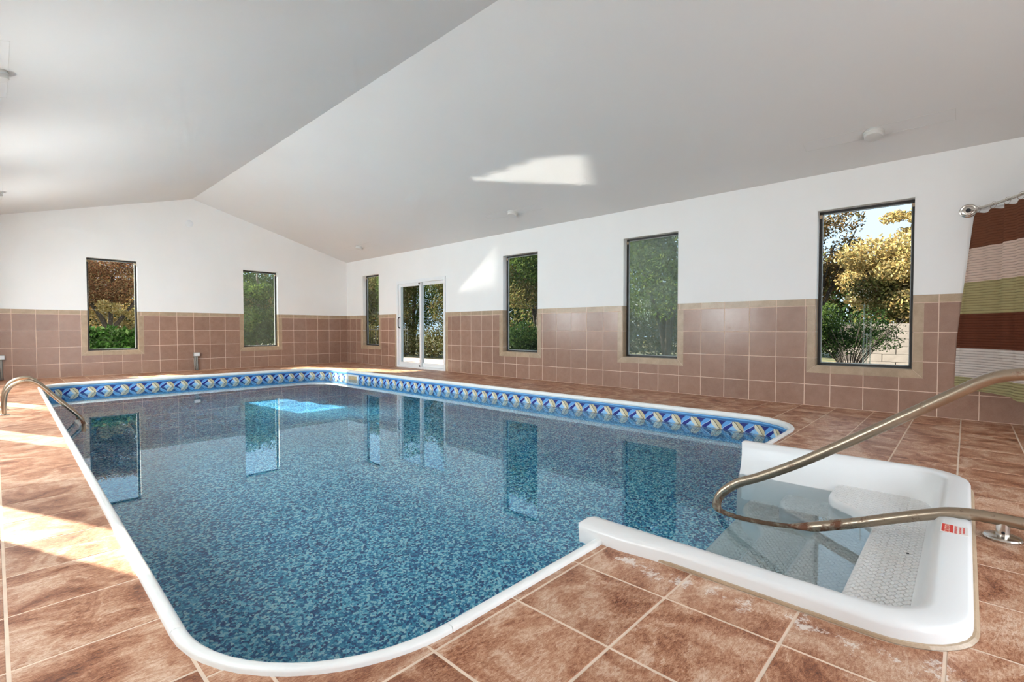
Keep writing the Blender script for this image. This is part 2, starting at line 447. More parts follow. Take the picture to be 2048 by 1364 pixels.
def mk(name, verts, faces, mat=None, parent=None, smooth=False, loc=None):
    me = bpy.data.meshes.new(name); me.from_pydata([tuple(v) for v in verts], [], faces); me.update()
    if mat is not None:
        me.materials.append(MAT[mat] if isinstance(mat, str) else mat)
    if smooth:
        me.polygons.foreach_set('use_smooth', [True] * len(me.polygons))
    return add_obj(name, me, parent, loc)


def tag(o, label=None, cat=None, group=None, kind=None):
    if label: o['label'] = label
    if cat: o['category'] = cat
    if group: o['group'] = group
    if kind: o['kind'] = kind
    return o


def empty(name, loc, label, cat, group=None, kind=None):
    o = bpy.data.objects.new(name, None); COL.objects.link(o); o.location = loc
    return tag(o, label, cat, group, kind)


class MB:
    """collects shapes for one mesh"""
    def __init__(self):
        self.v = []; self.f = []

    def add(self, vs, fs):
        o = len(self.v); self.v += [tuple(x) for x in vs]; self.f += [tuple(i + o for i in f) for f in fs]
        return self

    def box(self, x0, x1, y0, y1, z0, z1, bev=0.0):
        if bev <= 0:
            vs = [(x0, y0, z0), (x1, y0, z0), (x1, y1, z0), (x0, y1, z0), (x0, y0, z1), (x1, y0, z1), (x1, y1, z1), (x0, y1, z1)]
            return self.add(vs, [(0, 3, 2, 1), (4, 5, 6, 7), (0, 1, 5, 4), (1, 2, 6, 5), (2, 3, 7, 6), (3, 0, 4, 7)])
        b = bev
        rings = []
        for z, i in ((z0, b), (z0 + b, 0), (z1 - b, 0), (z1, b)):
            xa, xb, ya, yb = x0 + i, x1 - i, y0 + i, y1 - i
            rings.append([(xa + b, ya, z), (xb - b, ya, z), (xb, ya + b, z), (xb, yb - b, z), (xb - b, yb, z), (xa + b, yb, z), (xa, yb - b, z), (xa, ya + b, z)])
        return self.loft(rings, True, True)

    def loft(self, rings, cap0=False, cap1=False, closed=True):
        n = len(rings[0]); vs = [p for r in rings for p in r]; fs = []
        m = n if closed else n - 1
        for i in range(len(rings) - 1):
            for j in range(m):
                a = i * n + j; b = i * n + (j + 1) % n
                fs.append((a, b, b + n, a + n))
        if cap0: fs.append(tuple(range(n - 1, -1, -1)))
        if cap1: fs.append(tuple((len(rings) - 1) * n + k for k in range(n)))
        return self.add(vs, fs)

    def lathe(self, c, prof, seg=24, axis='z'):
        rings = []
        for r, h in prof:
            ring = []
            for k in range(seg):
                t = 2 * math.pi * k / seg
                a, b = r * math.cos(t), r * math.sin(t)
                if axis == 'z': p = (c[0] + a, c[1] + b, c[2] + h)
                elif axis == 'x': p = (c[0] + h, c[1] + a, c[2] + b)
                else: p = (c[0] + b, c[1] + h, c[2] + a)
                ring.append(p)
            rings.append(ring)
        return self.loft(rings, True, True)

    def tube(self, pts, r, seg=12, cap=True):
        pts = [Vector(p) for p in pts]; rings = []
        t0 = (pts[1] - pts[0]).normalized()
        up = Vector((0, 0, 1)) if abs(t0.z) < 0.9 else Vector((1, 0, 0))
        nrm = (up - t0 * up.dot(t0)).normalized()
        for i, p in enumerate(pts):
            if i == 0: t = pts[1] - pts[0]
            elif i == len(pts) - 1: t = pts[-1] - pts[-2]
            else: t = pts[i + 1] - pts[i - 1]
            t.normalize(); nrm = (nrm - t * nrm.dot(t)).normalized(); b = t.cross(nrm)
            rr = r[i] if isinstance(r, (list, tuple)) else r
            rings.append([tuple(p + (nrm * math.cos(2 * math.pi * k / seg) + b * math.sin(2 * math.pi * k / seg)) * rr) for k in range(seg)])
        return self.loft(rings, cap, cap)

    def prism(self, poly, fr, w0, w1):
        n = len(poly)
        vs = [fr(u, v, w0) for u, v in poly] + [fr(u, v, w1) for u, v in poly]
        fs = [tuple(range(n - 1, -1, -1)), tuple(range(n, 2 * n))] + [(i, (i + 1) % n, n + (i + 1) % n, n + i) for i in range(n)]
        return self.add(vs, fs)

    def build(self, name, mat, parent=None, smooth=False, loc=None, auto=None):
        o = mk(name, self.v, self.f, mat, parent, smooth, loc)
        fix_normals(o)
        if auto is not None:
            sharp_by_angle(o.data, auto)
        return o


def fix_normals(o):
    import bmesh
    bm = bmesh.new(); bm.from_mesh(o.data); bmesh.ops.recalc_face_normals(bm, faces=bm.faces); bm.to_mesh(o.data); bm.free()


def sharp_by_angle(me, deg):
    me.polygons.foreach_set('use_smooth', [True] * len(me.polygons))
    me.set_sharp_from_angle(angle=math.radians(deg))


def catmull(pts, n=8):
    P = [Vector(p) for p in pts]; P = [P[0] * 2 - P[1]] + P + [P[-1] * 2 - P[-2]]; out = []
    for i in range(1, len(P) - 2):
        p0, p1, p2, p3 = P[i - 1:i + 3]
        for k in range(n):
            t = k / n
            out.append(0.5 * ((2 * p1) + (p2 - p0) * t + (2 * p0 - 5 * p1 + 4 * p2 - p3) * t * t + (3 * p1 - p0 - 3 * p2 + p3) * t ** 3))
    out.append(P[-2]); return out


def clip(poly, a, b, left=True):
    """part of a convex polygon on one side of the line a->b"""
    def side(p):
        s = (b[0] - a[0]) * (p[1] - a[1]) - (b[1] - a[1]) * (p[0] - a[0])
        return s if left else -s
    out = []
    for i in range(len(poly)):
        p, q = poly[i], poly[(i + 1) % len(poly)]
        sp, sq = side(p), side(q)
        if sp >= 0: out.append(p)
        if sp * sq < 0:
            t = sp / (sp - sq); out.append((p[0] + (q[0] - p[0]) * t, p[1] + (q[1] - p[1]) * t))
    return out


def area(poly):
    return 0.5 * sum(poly[i][0] * poly[(i + 1) % len(poly)][1] - poly[(i + 1) % len(poly)][0] * poly[i][1] for i in range(len(poly)))


def minus(pieces, hole):
    """convex pieces minus a convex counter-clockwise hole"""
    hx0 = min(p[0] for p in hole); hx1 = max(p[0] for p in hole); hy0 = min(p[1] for p in hole); hy1 = max(p[1] for p in hole)
    out = []
    for poly in pieces:
        if max(p[0] for p in poly) <= hx0 or min(p[0] for p in poly) >= hx1 or max(p[1] for p in poly) <= hy0 or min(p[1] for p in poly) >= hy1:
            out.append(poly); continue
        cur = poly
        for i in range(len(hole)):
            a, b = hole[i], hole[(i + 1) % len(hole)]
            o = clip(cur, a, b, False)
            if len(o) >= 3 and abs(area(o)) > 2e-5: out.append(o)
            cur = clip(cur, a, b, True)
            if len(cur) < 3 or abs(area(cur)) < 1e-7: break
    return out


def rect(a0, a1, b0, b1):
    return [(a0, b0), (a1, b0), (a1, b1), (a0, b1)]


def project(p):
    f = Vector((math.sin(YAW) * math.cos(PITCH), math.cos(YAW) * math.cos(PITCH), math.sin(PITCH)))
    r = Vector((math.cos(YAW), -math.sin(YAW), 0)); u = r.cross(f); d = Vector(p) - CAM; z = d.dot(f)
    if z < 0.05: return None
    return (1024 + FPX * d.dot(r) / z, 682 - FPX * d.dot(u) / z)


def seen_area(pts):
    q = [project(p) for p in pts]
    if any(x is None for x in q): return 0.0
    pol = [(x, -y) for x, y in q]
    box = rect(0, 2048, -1364, 0)
    if area(pol) < 0: pol = pol[::-1]
    for i in range(4):
        pol = clip(pol, box[i], box[(i + 1) % 4], True)
        if len(pol) < 3: return 0.0
    return abs(area(pol))


# frames: wall coordinates (along, up, out of the wall into the room)
FR_BACK = lambda u, v, w: (u, YB - w, v)
FR_RIGHT = lambda u, v, w: (XR - w, u, v)
FR_LEFT = lambda u, v, w: (XL + w, u, v)
FR_FRONT = lambda u, v, w: (u, YF + w, v)
FR_FLOOR = lambda u, v, w: (u, v, w)
WT = 0.15          # wall thickness

# ------------------------------------------------------------------ room shell
def roof_z(x):
    return EAVE_Z + (RIDGE_Z - EAVE_Z) * (1 - abs(x - RIDGE_X) / abs(RIDGE_X))


def wall(name, poly, holes, fr, label):
    pcs = [poly]
    for h in holes: pcs = minus(pcs, h)
    mb = MB()
    for p in pcs: mb.prism(p, fr, -WT, 0.0)
    return tag(mb.build(name, 'wall_white'), label, 'wall', kind='structure')


gable = [(XL, -0.3), (XR, -0.3), (XR, EAVE_Z + 0.05), (RIDGE_X, RIDGE_Z + 0.05), (XL, EAVE_Z + 0.05)]
wb = wall('wall_back', gable, [rect(a, b, WIN_Z0, WIN_Z1) for a, b in BACK_WIN], FR_BACK, 'white gable wall with pink-brown tiled lower half at far end of pool')
wr = wall('wall_right', rect(YF - WT, YB + WT, -0.3, EAVE_Z + 0.05), [rect(a, b, WIN_Z0, WIN_Z1) for a, b in RIGHT_WIN] + [rect(*DOOR)], FR_RIGHT,
          'long white wall with tiled lower half, four windows and a sliding door')
wl = wall('wall_left', rect(YF - WT, YB + WT, -0.3, EAVE_Z + 0.05), [rect(a, b, WIN_Z0, WIN_Z1) for a, b in LEFT_WIN], FR_LEFT, 'white side wall whose windows let the sun onto the narrow deck')
wf = wall('wall_front', gable, [rect(*FRONT_GLASS)], FR_FRONT, 'white gable wall behind the viewer, its glazing added for light')

cl = MB()
for x0, z0, x1, z1 in ((XL - 0.84, roof_z(XL - 0.84), RIDGE_X, RIDGE_Z), (RIDGE_X, RIDGE_Z, XR + WT, roof_z(XR + WT))):  # left slope gets an added unseen overhang, keeping sun patches off the pool
    y0, y1 = YF - WT, YB + WT
    cl.add([(x0, y0, z0), (x1, y0, z1), (x1, y1, z1), (x0, y1, z0), (x0, y0, z0 + .12), (x1, y0, z1 + .12), (x1, y1, z1 + .12), (x0, y1, z0 + .12)],
           [(0, 3, 2, 1), (4, 5, 6, 7), (0, 1, 5, 4), (1, 2, 6, 5), (2, 3, 7, 6), (3, 0, 4, 7)])
ceil = tag(cl.build('ceiling', 'ceiling_white'), 'white sloping plaster ceiling meeting at a straight ridge', 'ceiling', kind='structure')

# ------------------------------------------------------------------ pool outline
R_OUT = 0.58
CORN = [(-6.262, -11.21), (-1.235, -11.21), (-1.385, -1.48), (-6.135, -1.48)]     # outer coping edge, counter-clockwise


def rounded(corners, radii, n=14):
    pts = []; brk = []
    m = len(corners)
    for i in range(m):
        p = Vector(corners[i]); a = (Vector(corners[i - 1]) - p).normalized(); b = (Vector(corners[(i + 1) % m]) - p).normalized()
        r = radii[i] if isinstance(radii, (list, tuple)) else radii
        ang = a.angle(b); d = r / math.tan(ang / 2)
        c = p + (a + b).normalized() * (r / math.sin(ang / 2))
        s = p + a * d; e = p + b * d
        t0 = math.atan2(s.y - c.y, s.x - c.x); t1 = math.atan2(e.y - c.y, e.x - c.x)
        while t1 < t0: t1 += 2 * math.pi
        i0 = len(pts)
        for k in range(n + 1):
            t = t0 + (t1 - t0) * k / n; pts.append((c.x + r * math.cos(t), c.y + r * math.sin(t)))
        brk.append((i0, len(pts) - 1))
    return pts, brk


OUTLINE, BRK = rounded(CORN, R_OUT)


def inset_pts(pts, s):
    out = []; m = len(pts)
    for i in range(m):
        a = Vector(pts[i - 1]); p = Vector(pts[i]); b = Vector(pts[(i + 1) % m])
        d1 = (p - a).normalized(); d2 = (b - p).normalized()
        n1 = Vector((-d1.y, d1.x)); n2 = Vector((-d2.y, d2.x)); nn = (n1 + n2).normalized()
        q = p + nn * (s / max(0.5, nn.dot(n1))); out.append((q.x, q.y))
    return out


WATER_Z = -0.165
SX0, SX1, SY0, SY1 = -4.84, -2.69, -12.34, -11.10         # moulded step unit
STEP_OUT, _ = rounded([(SX0, SY0), (SX1, SY0), (SX1, SY1 + 0.2), (SX0, SY1 + 0.2)], [0.22, 0.24, 0.06, 0.06], 10)

# ------------------------------------------------------------------ floor: grout bed and every tile
floor_holes = [inset_pts(OUTLINE, 0.03), inset_pts(STEP_OUT, 0.02)]
pcs = [rect(XL, XR, YF, YB)]
for h in floor_holes: pcs = minus(pcs, h)
mb = MB()
for p in pcs: mb.prism(p, FR_FLOOR, -0.15, -0.0012)
floor = tag(mb.build('floor', 'grout_floor'), 'red-brown slate tiled pool deck with pale grout lines', 'floor', kind='structure')

TILE_CACHE = {}


def tile_mesh(key, poly, fr0, thick, cham, mat):
    """one tile as a low chamfered slab around its own centre"""
    if key is not None and key in TILE_CACHE: return TILE_CACHE[key]
    cx = sum(p[0] for p in poly) / len(poly); cyy = sum(p[1] for p in poly) / len(poly)
    top = []
    for p in poly:
        dx, dy = cx - p[0], cyy - p[1]; L = math.hypot(dx, dy); k = min(0.4, cham * 1.4 / max(L, 1e-6)); top.append((p[0] + dx * k, p[1] + dy * k))
    n = len(poly)
    vs = [fr0(u - cx, v - cyy, -thick) for u, v in poly] + [fr0(u - cx, v - cyy, -cham) for u, v in poly] + [fr0(u - cx, v - cyy, 0) for u, v in top]
    fs = [tuple(2 * n + k for k in range(n))]
    for r in (0, 1):
        for i in range(n):
            j = (i + 1) % n; fs.append((r * n + i, r * n + j, (r + 1) * n + j, (r + 1) * n + i))
    me = bpy.data.meshes.new('tile'); me.from_pydata(vs, [], fs); me.materials.append(MAT[mat]); me.update()
    import bmesh
    bm = bmesh.new(); bm.from_mesh(me)
    bmesh.ops.recalc_face_normals(bm, faces=bm.faces)
    if bm.faces: 
        bm.faces.ensure_lookup_table()
        c = Vector(fr0(0, 0, 1)) - Vector(fr0(0, 0, 0))
        if bm.faces[0].normal.dot(c) < 0: bmesh.ops.reverse_faces(bm, faces=bm.faces)
    bm.to_mesh(me); bm.free()
    if key is not None: TILE_CACHE[key] = me
    return me


def pieces_mesh(pieces, fr0, thick, cx, cyy, mat):
    mb_ = MB()
    for p in pieces: mb_.prism([(a - cx, b - cyy) for a, b in p], fr0, -thick, 0.0)
    me = bpy.data.meshes.new('tile'); me.from_pydata(mb_.v, [], mb_.f); me.materials.append(MAT[mat]); me.update()
    import bmesh
    bm = bmesh.new(); bm.from_mesh(me); bmesh.ops.recalc_face_normals(bm, faces=bm.faces); bm.to_mesh(me); bm.free()
    return me


FP = 0.3485
xs_main = [-6.112 + FP * k for k in range(0, 18)]
xs_main[-1] = XR - 0.004
ys_main = [-11.236 + FP * k for k in range(-9, 33)]
ys_main = [y for y in ys_main if y < -0.12] + [YB - 0.004]
cells = []
for i in range(len(xs_main) - 1):
    for j in range(len(ys_main) - 1): cells.append((xs_main[i], xs_main[i + 1], ys_main[j], ys_main[j + 1]))
ys_left = [-11.19 + 0.3515 * k for k in range(-9, 32)]
ys_left = [y for y in ys_left if y < -0.1] + [YB - 0.004]
for x0, x1 in ((-7.155, -6.927), (-6.927, -6.58), (-6.58, -6.234)):
    for j in range(len(ys_left) - 1):
        xe = -6.112 if (x1 == -6.234 and ys_left[j] > -10.6) else x1      # beside the pool the last column runs on under the coping
        cells.append((x0, xe, ys_left[j], ys_left[j + 1]))
for j in range(len(ys_main) - 1):
    if ys_main[j] < -10.6: cells.append((-6.234, -6.112, ys_main[j], min(ys_main[j + 1], -10.49)))
G = 0.0046
tile_holes = [inset_pts(OUTLINE, 0.012), inset_pts(STEP_OUT, -0.012)]
cand = []
for x0, x1, y0, y1 in cells:
    if x1 - x0 < 0.03 or y1 - y0 < 0.03: continue
    cell = rect(x0 + G, x1 - G, y0 + G, y1 - G)
    ps = [cell]
    for h in tile_holes: ps = minus(ps, h)
    ps = [p for p in ps if abs(area(p)) > 1.2e-4]
    if not ps: continue
    vis = sum(seen_area([(u, v, 0) for u, v in p]) for p in ps)
    cand.append((vis, x0, x1, y0, y1, ps, len(ps) == 1 and abs(abs(area(ps[0])) - abs(area(cell))) < 1e-7))
cand.sort(key=lambda c: -c[0])
rest = MB()
for idx, (vis, x0, x1, y0, y1, ps, full) in enumerate(cand):
    if idx < 300 and vis > 0:
        if len(ps) == 1:
            p = ps[0]; cx = sum(q[0] for q in p) / len(p); cyy = sum(q[1] for q in p) / len(p)
            key = ('f', round(x1 - x0, 4), round(y1 - y0, 4)) if full else None
            add_obj('tile', tile_mesh(key, p, FR_FLOOR, 0.010, 0.0010, 'floor_tile'), floor, (cx, cyy, 0.0))
        else:
            cx, cyy = (x0 + x1) / 2, (y0 + y1) / 2
            add_obj('tile', pieces_mesh(ps, FR_FLOOR, 0.010, cx, cyy, 'floor_tile'), floor, (cx, cyy, 0.0))
    else:
        for p in ps: rest.prism(p, FR_FLOOR, -0.010, 0.0)
tag(rest.build('distant_tiles', 'floor_tile', floor), kind='stuff')

# ------------------------------------------------------------------ tiled wainscot
ROWS = [0.0, 0.250, 0.560, 0.868, 1.172]; TRIM_TOP = 1.255; BW = 0.083
TG = 0.0040


def wainscot(wall_obj, fr, cols, openings, doors, bed_range):
    """grout bed, field tiles, beige border tiles; all parts of the wall"""
    u0, u1 = bed_range
    holes = [rect(a, b, WIN_Z0, 3.0) for a, b in openings] + [rect(a, b, -0.1, 3.0) for a, b in doors]
    pcs = [rect(u0, u1, 0.0, TRIM_TOP)]
    for h in holes: pcs = minus(pcs, h)
    bed = MB()
    for p in pcs: bed.prism(p, fr, 0.0, 0.0095)
    bed.build('grout_bed', 'grout_wall', wall_obj)
    field = [rect(a - BW, b + BW, WIN_Z0 - BW, 3.0) for a, b in openings] + [rect(a - BW, b + BW, -0.1, 3.0) for a, b in doors]
    fr0 = lambda u, v, w: tuple(Vector(fr(u, v, w)) - Vector(fr(0, 0, 0)))
    T = 0.0105

    def place(ps, cell, mat):
        ps = [p for p in ps if abs(area(p)) > 1.0e-4]
        if not ps: return
        if len(ps) == 1:
            p = ps[0]; cx = sum(q[0] for q in p) / len(p); cyy = sum(q[1] for q in p) / len(p)
            full = abs(abs(area(p)) - abs(area(cell))) < 1e-7
            key = (mat, wall_obj.name, round(cell[1][0] - cell[0][0], 4), round(cell[2][1] - cell[1][1], 4)) if full else None
            add_obj('tile' if mat == 'wall_tile' else 'border_tile', tile_mesh(key, p, fr0, 0.010, 0.0008, mat), wall_obj, fr(cx, cyy, T))
        else:
            cx, cyy = (cell[0][0] + cell[1][0]) / 2, (cell[0][1] + cell[2][1]) / 2
            add_obj('tile' if mat == 'wall_tile' else 'border_tile', pieces_mesh(ps, fr0, 0.010, cx, cyy, mat), wall_obj, fr(cx, cyy, T))

    cc = sorted(cols)
    for i in range(len(cc) - 1):
        a, b = cc[i], cc[i + 1]
        if b - a < 0.02 or b - a > 0.5: continue
        for r in range(4):
            cell = rect(a + TG, b - TG, ROWS[r] + TG, ROWS[r + 1] - TG); ps = [cell]
            for h in field: ps = minus(ps, h)
            place(ps, cell, 'wall_tile')
        cell = rect(a + TG, b - TG, ROWS[4] + TG, TRIM_TOP); ps = [cell]
        for o_, d_ in [(o, 0) for o in openings] + [(d, BW) for d in doors]:
            ps = minus(ps, rect(o_[0] - d_, o_[1] + d_, 0, 3.0))
        place(ps, cell, 'trim_tile')
    for a, b in openings:
        for ua, ub in ((a - BW, a), (b, b + BW)):
            zs = [WIN_Z0, ROWS[2], ROWS[3], ROWS[4]]
            for k in range(3):
                cell = rect(ua + 0.001, ub - 0.001, zs[k] + 0.001, zs[k + 1] - 0.001)
                if k == 0:      # mitred foot
                    lo = (WIN_Z0 - BW + .0025, WIN_Z0 + .0025) if ub == a else (WIN_Z0 + .0025, WIN_Z0 - BW + .0025)
                    place([[(ua + .001, lo[0]), (ub - .001, lo[1]), (ub - .001, zs[1] - .001), (ua + .001, zs[1] - .001)]], rect(0, 9, 0, 9), 'trim_tile')
                else: place([cell], cell, 'trim_tile')
        inner = [a] + [c for c in cc if a + 0.06 < c < b - 0.06] + [b]
        for k in range(len(inner) - 1):
            ua, ub = inner[k], inner[k + 1]
            p = [(ua + .0012 - (BW if k == 0 else 0), WIN_Z0 - BW), (ub - .0012 + (BW if k == len(inner) - 2 else 0), WIN_Z0 - BW), (ub - .0012, WIN_Z0), (ua + .0012, WIN_Z0)]
            place([p], rect(0, 9, 0, 9), 'trim_tile')
    for a, b in doors:
        for ua, ub in ((a - BW, a), (b, b + BW)):
            zs = ROWS + [TRIM_TOP]
            for k in range(4):
                z1 = zs[k + 1] if k < 3 else TRIM_TOP
                cell = rect(ua + .001, ub - .001, zs[k] + .001, z1 - .001); place([cell], cell, 'trim_tile')


cols_b = [XR - 0.007] + [-0.213 - 0.3077 * k for k in range(0, 23)] + [XL]
wainscot(wb, FR_BACK, cols_b, BACK_WIN, [], (XL, XR))
cols_r = [YB - 0.007] + [-0.187 - 0.3055 * k for k in range(0, 8)] + [DOOR[1] + 0.001] + [DOOR[0] - 0.001] + [-4.398 - 0.31 * k for k in range(0, 22)] + [-11.168 - 0.31 * k for k in range(0, 8)]
wainscot(wr, FR_RIGHT, cols_r, RIGHT_WIN, [(DOOR[0], DOOR[1])], (-13.34, YB))

# ------------------------------------------------------------------ windows
def window(idx, wall_name, fr, a, b, glass, label, tiled=True, clips=True):
    root = empty('window_%d' % idx, fr((a + b) / 2, WIN_Z0, -0.12), label, 'window', kind='structure')
    base = Vector(root.location)

    def loc(mbx, name, mat, **kw):
        mbx.v = [tuple(Vector(v) - base) for v in mbx.v]
        return mbx.build(name, mat, root, **kw)
    z0, z1 = WIN_Z0, WIN_Z1
    L = 0.008   # plaster lining stands just inside the opening
    lin_ = MB()
    zt = TRIM_TOP if tiled else z0
    for q in (rect(a, a + L, zt, z1), rect(b - L, b, zt, z1), rect(a, b, z1 - L, z1)): lin_.prism(q, fr, -0.10, 0.001)
    loc(lin_, 'reveal', 'jamb_white')
    if tiled:
        for u0, u1 in ((a, a + L), (b - L, b)):
            zs = [z0 + 0.0, 0.56, 0.868, TRIM_TOP]
            for k in range(3):
                t = MB(); t.prism(rect(u0, u1, zs[k] + .002, zs[k + 1] - .002), fr, -0.10, 0.004); loc(t, 'reveal_tile', 'trim_tile')
        t = MB(); t.prism(rect(a + L, b - L, z0, z0 + L), fr, -0.10, 0.006); loc(t, 'sill_tile', 'trim_tile')
    fa, fb, f0, f1, w = a + L, b - L, z0 + (L if tiled else 0), z1 - L, 0.026
    f = MB()
    for q in (rect(fa, fa + w, f0, f1), rect(fb - w, fb, f0, f1), rect(fa + w, fb - w, f0, f0 + w), rect(fa + w, fb - w, f1 - w, f1)): f.prism(q, fr, -0.15, -0.10)
    loc(f, 'frame', 'frame_dark')
    gk = MB(); g = 0.008
    for q in (rect(fa + w, fa + w + g, f0 + w, f1 - w), rect(fb - w - g, fb - w, f0 + w, f1 - w), rect(fa + w, fb - w, f0 + w, f0 + w + g), rect(fa + w, fb - w, f1 - w - g, f1 - w)): gk.prism(q, fr, -0.135, -0.112)
    loc(gk, 'gasket', 'gasket')
    p = MB(); p.prism(rect(fa + w, fb - w, f0 + w, f1 - w), fr, -0.128, -0.124); loc(p, 'pane', glass)
    if clips:
        for u in (fa + 0.002, fb - 0.032):
            c = MB(); c.prism(rect(u, u + 0.03, f1 - 0.075, f1 - 0.035), fr, -0.102, -0.092); loc(c, 'clip', 'clip_tan')
    return root


window(1, 'wall_back', FR_BACK, *BACK_WIN[0], 'glass', 'dark-framed window looking onto a red maple above a green hedge')
window(2, 'wall_back', FR_BACK, *BACK_WIN[1], 'glass_haze', 'dark-framed window on gable wall looking onto a green evergreen')
window(3, 'wall_right', FR_RIGHT, *RIGHT_WIN[0], 'glass', 'narrow dark-framed window between room corner and sliding door')
window(4, 'wall_right', FR_RIGHT, *RIGHT_WIN[1], 'glass_haze', 'dark-framed window just beyond the sliding door with leafy tree behind')
window(5, 'wall_right', FR_RIGHT, *RIGHT_WIN[2], 'glass_fog', 'fogged dark-framed window in middle of long tiled wall')
window(6, 'wall_right', FR_RIGHT, *RIGHT_WIN[3], 'glass', 'large clear window beside the shower curtain showing yellow tree')
w6 = bpy.data.objects['window_6']
for y0, y1, z0, z1 in ((-11.475, -11.455, .51, 1.18), (-11.535, -11.520, .51, 1.02), (-11.50, -11.487, .51, .86)):
    t = MB(); ym = (y0 + y1) / 2
    t.add([(0.1235, y0 + .006, z0), (0.1235, y1 + .006, z0), (0.1235, ym + .012, z1), (0.1235, ym - .004, z1), (0.1225, y0 + .006, z0), (0.1225, y1 + .006, z0), (0.1225, ym + .012, z1), (0.1225, ym - .004, z1)],
          [(0, 1, 2, 3), (4, 7, 6, 5), (0, 4, 5, 1), (1, 5, 6, 2), (2, 6, 7, 3), (3, 7, 4, 0)])
    t.v = [tuple(Vector(v) - Vector(w6.location)) for v in t.v]; t.build('drip_stain', 'stain', w6)
for k, (a, b) in enumerate(LEFT_WIN):
    window(7 + k, 'wall_left', FR_LEFT, a, b, 'glass', 'dark-framed side wall window letting sunlight onto the deck', tiled=False, clips=False)['group'] = 'side wall windows out of view'

# sliding glass door
dr = empty('door_1', (XR, (DOOR[0] + DOOR[1]) / 2, 0), 'white framed sliding glass door onto the patio', 'door', kind='structure')
db = Vector(dr.location)


def dpart(name, mat, quads, w0, w1, parent=None):
    m = MB()
    for q in quads: m.prism(q, FR_RIGHT, w0, w1)
    m.v = [tuple(Vector(v) - db) for v in m.v]
    return m.build(name, mat, parent or dr)


da, dbb, dz = DOOR[0] + 0.002, DOOR[1] - 0.002, DOOR[3] - 0.002
dpart('door_frame', 'vinyl_white', [rect(da, da + .055, 0, dz), rect(dbb - .055, dbb, 0, dz), rect(da + .055, dbb - .055, dz - .075, dz), rect(da + .055, dbb - .055, 0.0, .04)], -0.13, 0.02)
mid = (da + dbb) / 2 + 0.02


def panel(u0, u1, w0, w1, name):
    fz0, fz1 = 0.04, dz - 0.075; s = 0.062
    o = dpart(name, 'vinyl_white', [rect(u0, u0 + s, fz0, fz1), rect(u1 - s, u1, fz0, fz1), rect(u0 + s, u1 - s, fz0, fz0 + .085), rect(u0 + s, u1 - s, fz1 - .065, fz1)], w0, w1)
    wm = (w0 + w1) / 2
    dpart('pane', 'glass_door', [rect(u0 + s, u1 - s, fz0 + .085, fz1 - .065)], wm - .004, wm + .004, o)
    return o


fixed = panel(da + .056, mid + .03, -0.10, -0.065, 'fixed_panel')
slide = panel(mid - .03, dbb - .056, -0.055, -0.02, 'sliding_panel')
hb = MB(); hb.tube(catmull([(XR + 0.018, dbb - .088, .92), (XR - 0.028, dbb - .088, .95), (XR - 0.034, dbb - .088, 1.05), (XR - 0.028, dbb - .088, 1.15), (XR + 0.018, dbb - .088, 1.18)], 5), 0.011, 8)
hb.v = [tuple(Vector(v) - db) for v in hb.v]; hb.build('handle', 'black', slide, smooth=True)
for zz in (0.045, dz - 0.12):
    t = MB(); t.box(XR - 0.022, XR + 0.0, mid - .012, mid + .012, zz, zz + 0.03); t.v = [tuple(Vector(v) - db) for v in t.v]; t.build('stop', 'black', dr)

# glazing added to the unseen front wall to let in more light
gl = empty('window_11', (-4.5, YF, 0), 'added dark-framed glazing, unseen behind the viewer, letting in fill light', 'window', kind='structure')
m = MB(); a, b, z0, z1 = FRONT_GLASS
for q in (rect(a, a + .05, z0, z1), rect(b - .05, b, z0, z1), rect(a, b, z0, z0 + .05), rect(a, b, z1 - .05, z1), rect(-4.53, -4.47, z0, z1)): m.prism(q, FR_FRONT, -0.14, -0.08)
m.v = [tuple(Vector(v) - Vector(gl.location)) for v in m.v]; m.build('frame', 'frame_dark', gl)
m = MB(); m.prism(rect(a, b, z0, z1), FR_FRONT, -0.125, -0.12)
m.v = [tuple(Vector(v) - Vector(gl.location)) for v in m.v]; m.build('pane', 'glass', gl)

# ------------------------------------------------------------------ pool: basin, border, coping, water
INNER = inset_pts(OUTLINE, 0.040)


def in_step(x, y):
    return y < -11.0 and SX0 + 0.09 < x < SX1 - 0.09


def dense(pts):
    out = []
    for i in range(len(pts)):
        a, b = Vector(pts[i]), Vector(pts[(i + 1) % len(pts)]); L = (b - a).length; k = max(1, int(L / 0.4))
        for t in range(k): out.append(tuple(a + (b - a) * (t / k)))
    return out


def with_breaks(pts):
    """add points where the straight near side meets the step unit"""
    out = []
    for i in range(len(pts)):
        a, b = pts[i], pts[(i + 1) % len(pts)]; out.append(a)
        if a[1] < -11.0 and b[1] < -11.0:
            for xx in sorted((SX0 + 0.09, SX1 - 0.09), reverse=b[0] < a[0]):
                if min(a[0], b[0]) < xx < max(a[0], b[0]):
                    t = (xx - a[0]) / (b[0] - a[0]); out.append((xx, a[1] + (b[1] - a[1]) * t))
    return out


RINGP = with_breaks(dense(INNER))
arc = [0.0]
for i in range(len(RINGP)): arc.append(arc[-1] + (Vector(RINGP[(i + 1) % len(RINGP)]) - Vector(RINGP[i])).length)


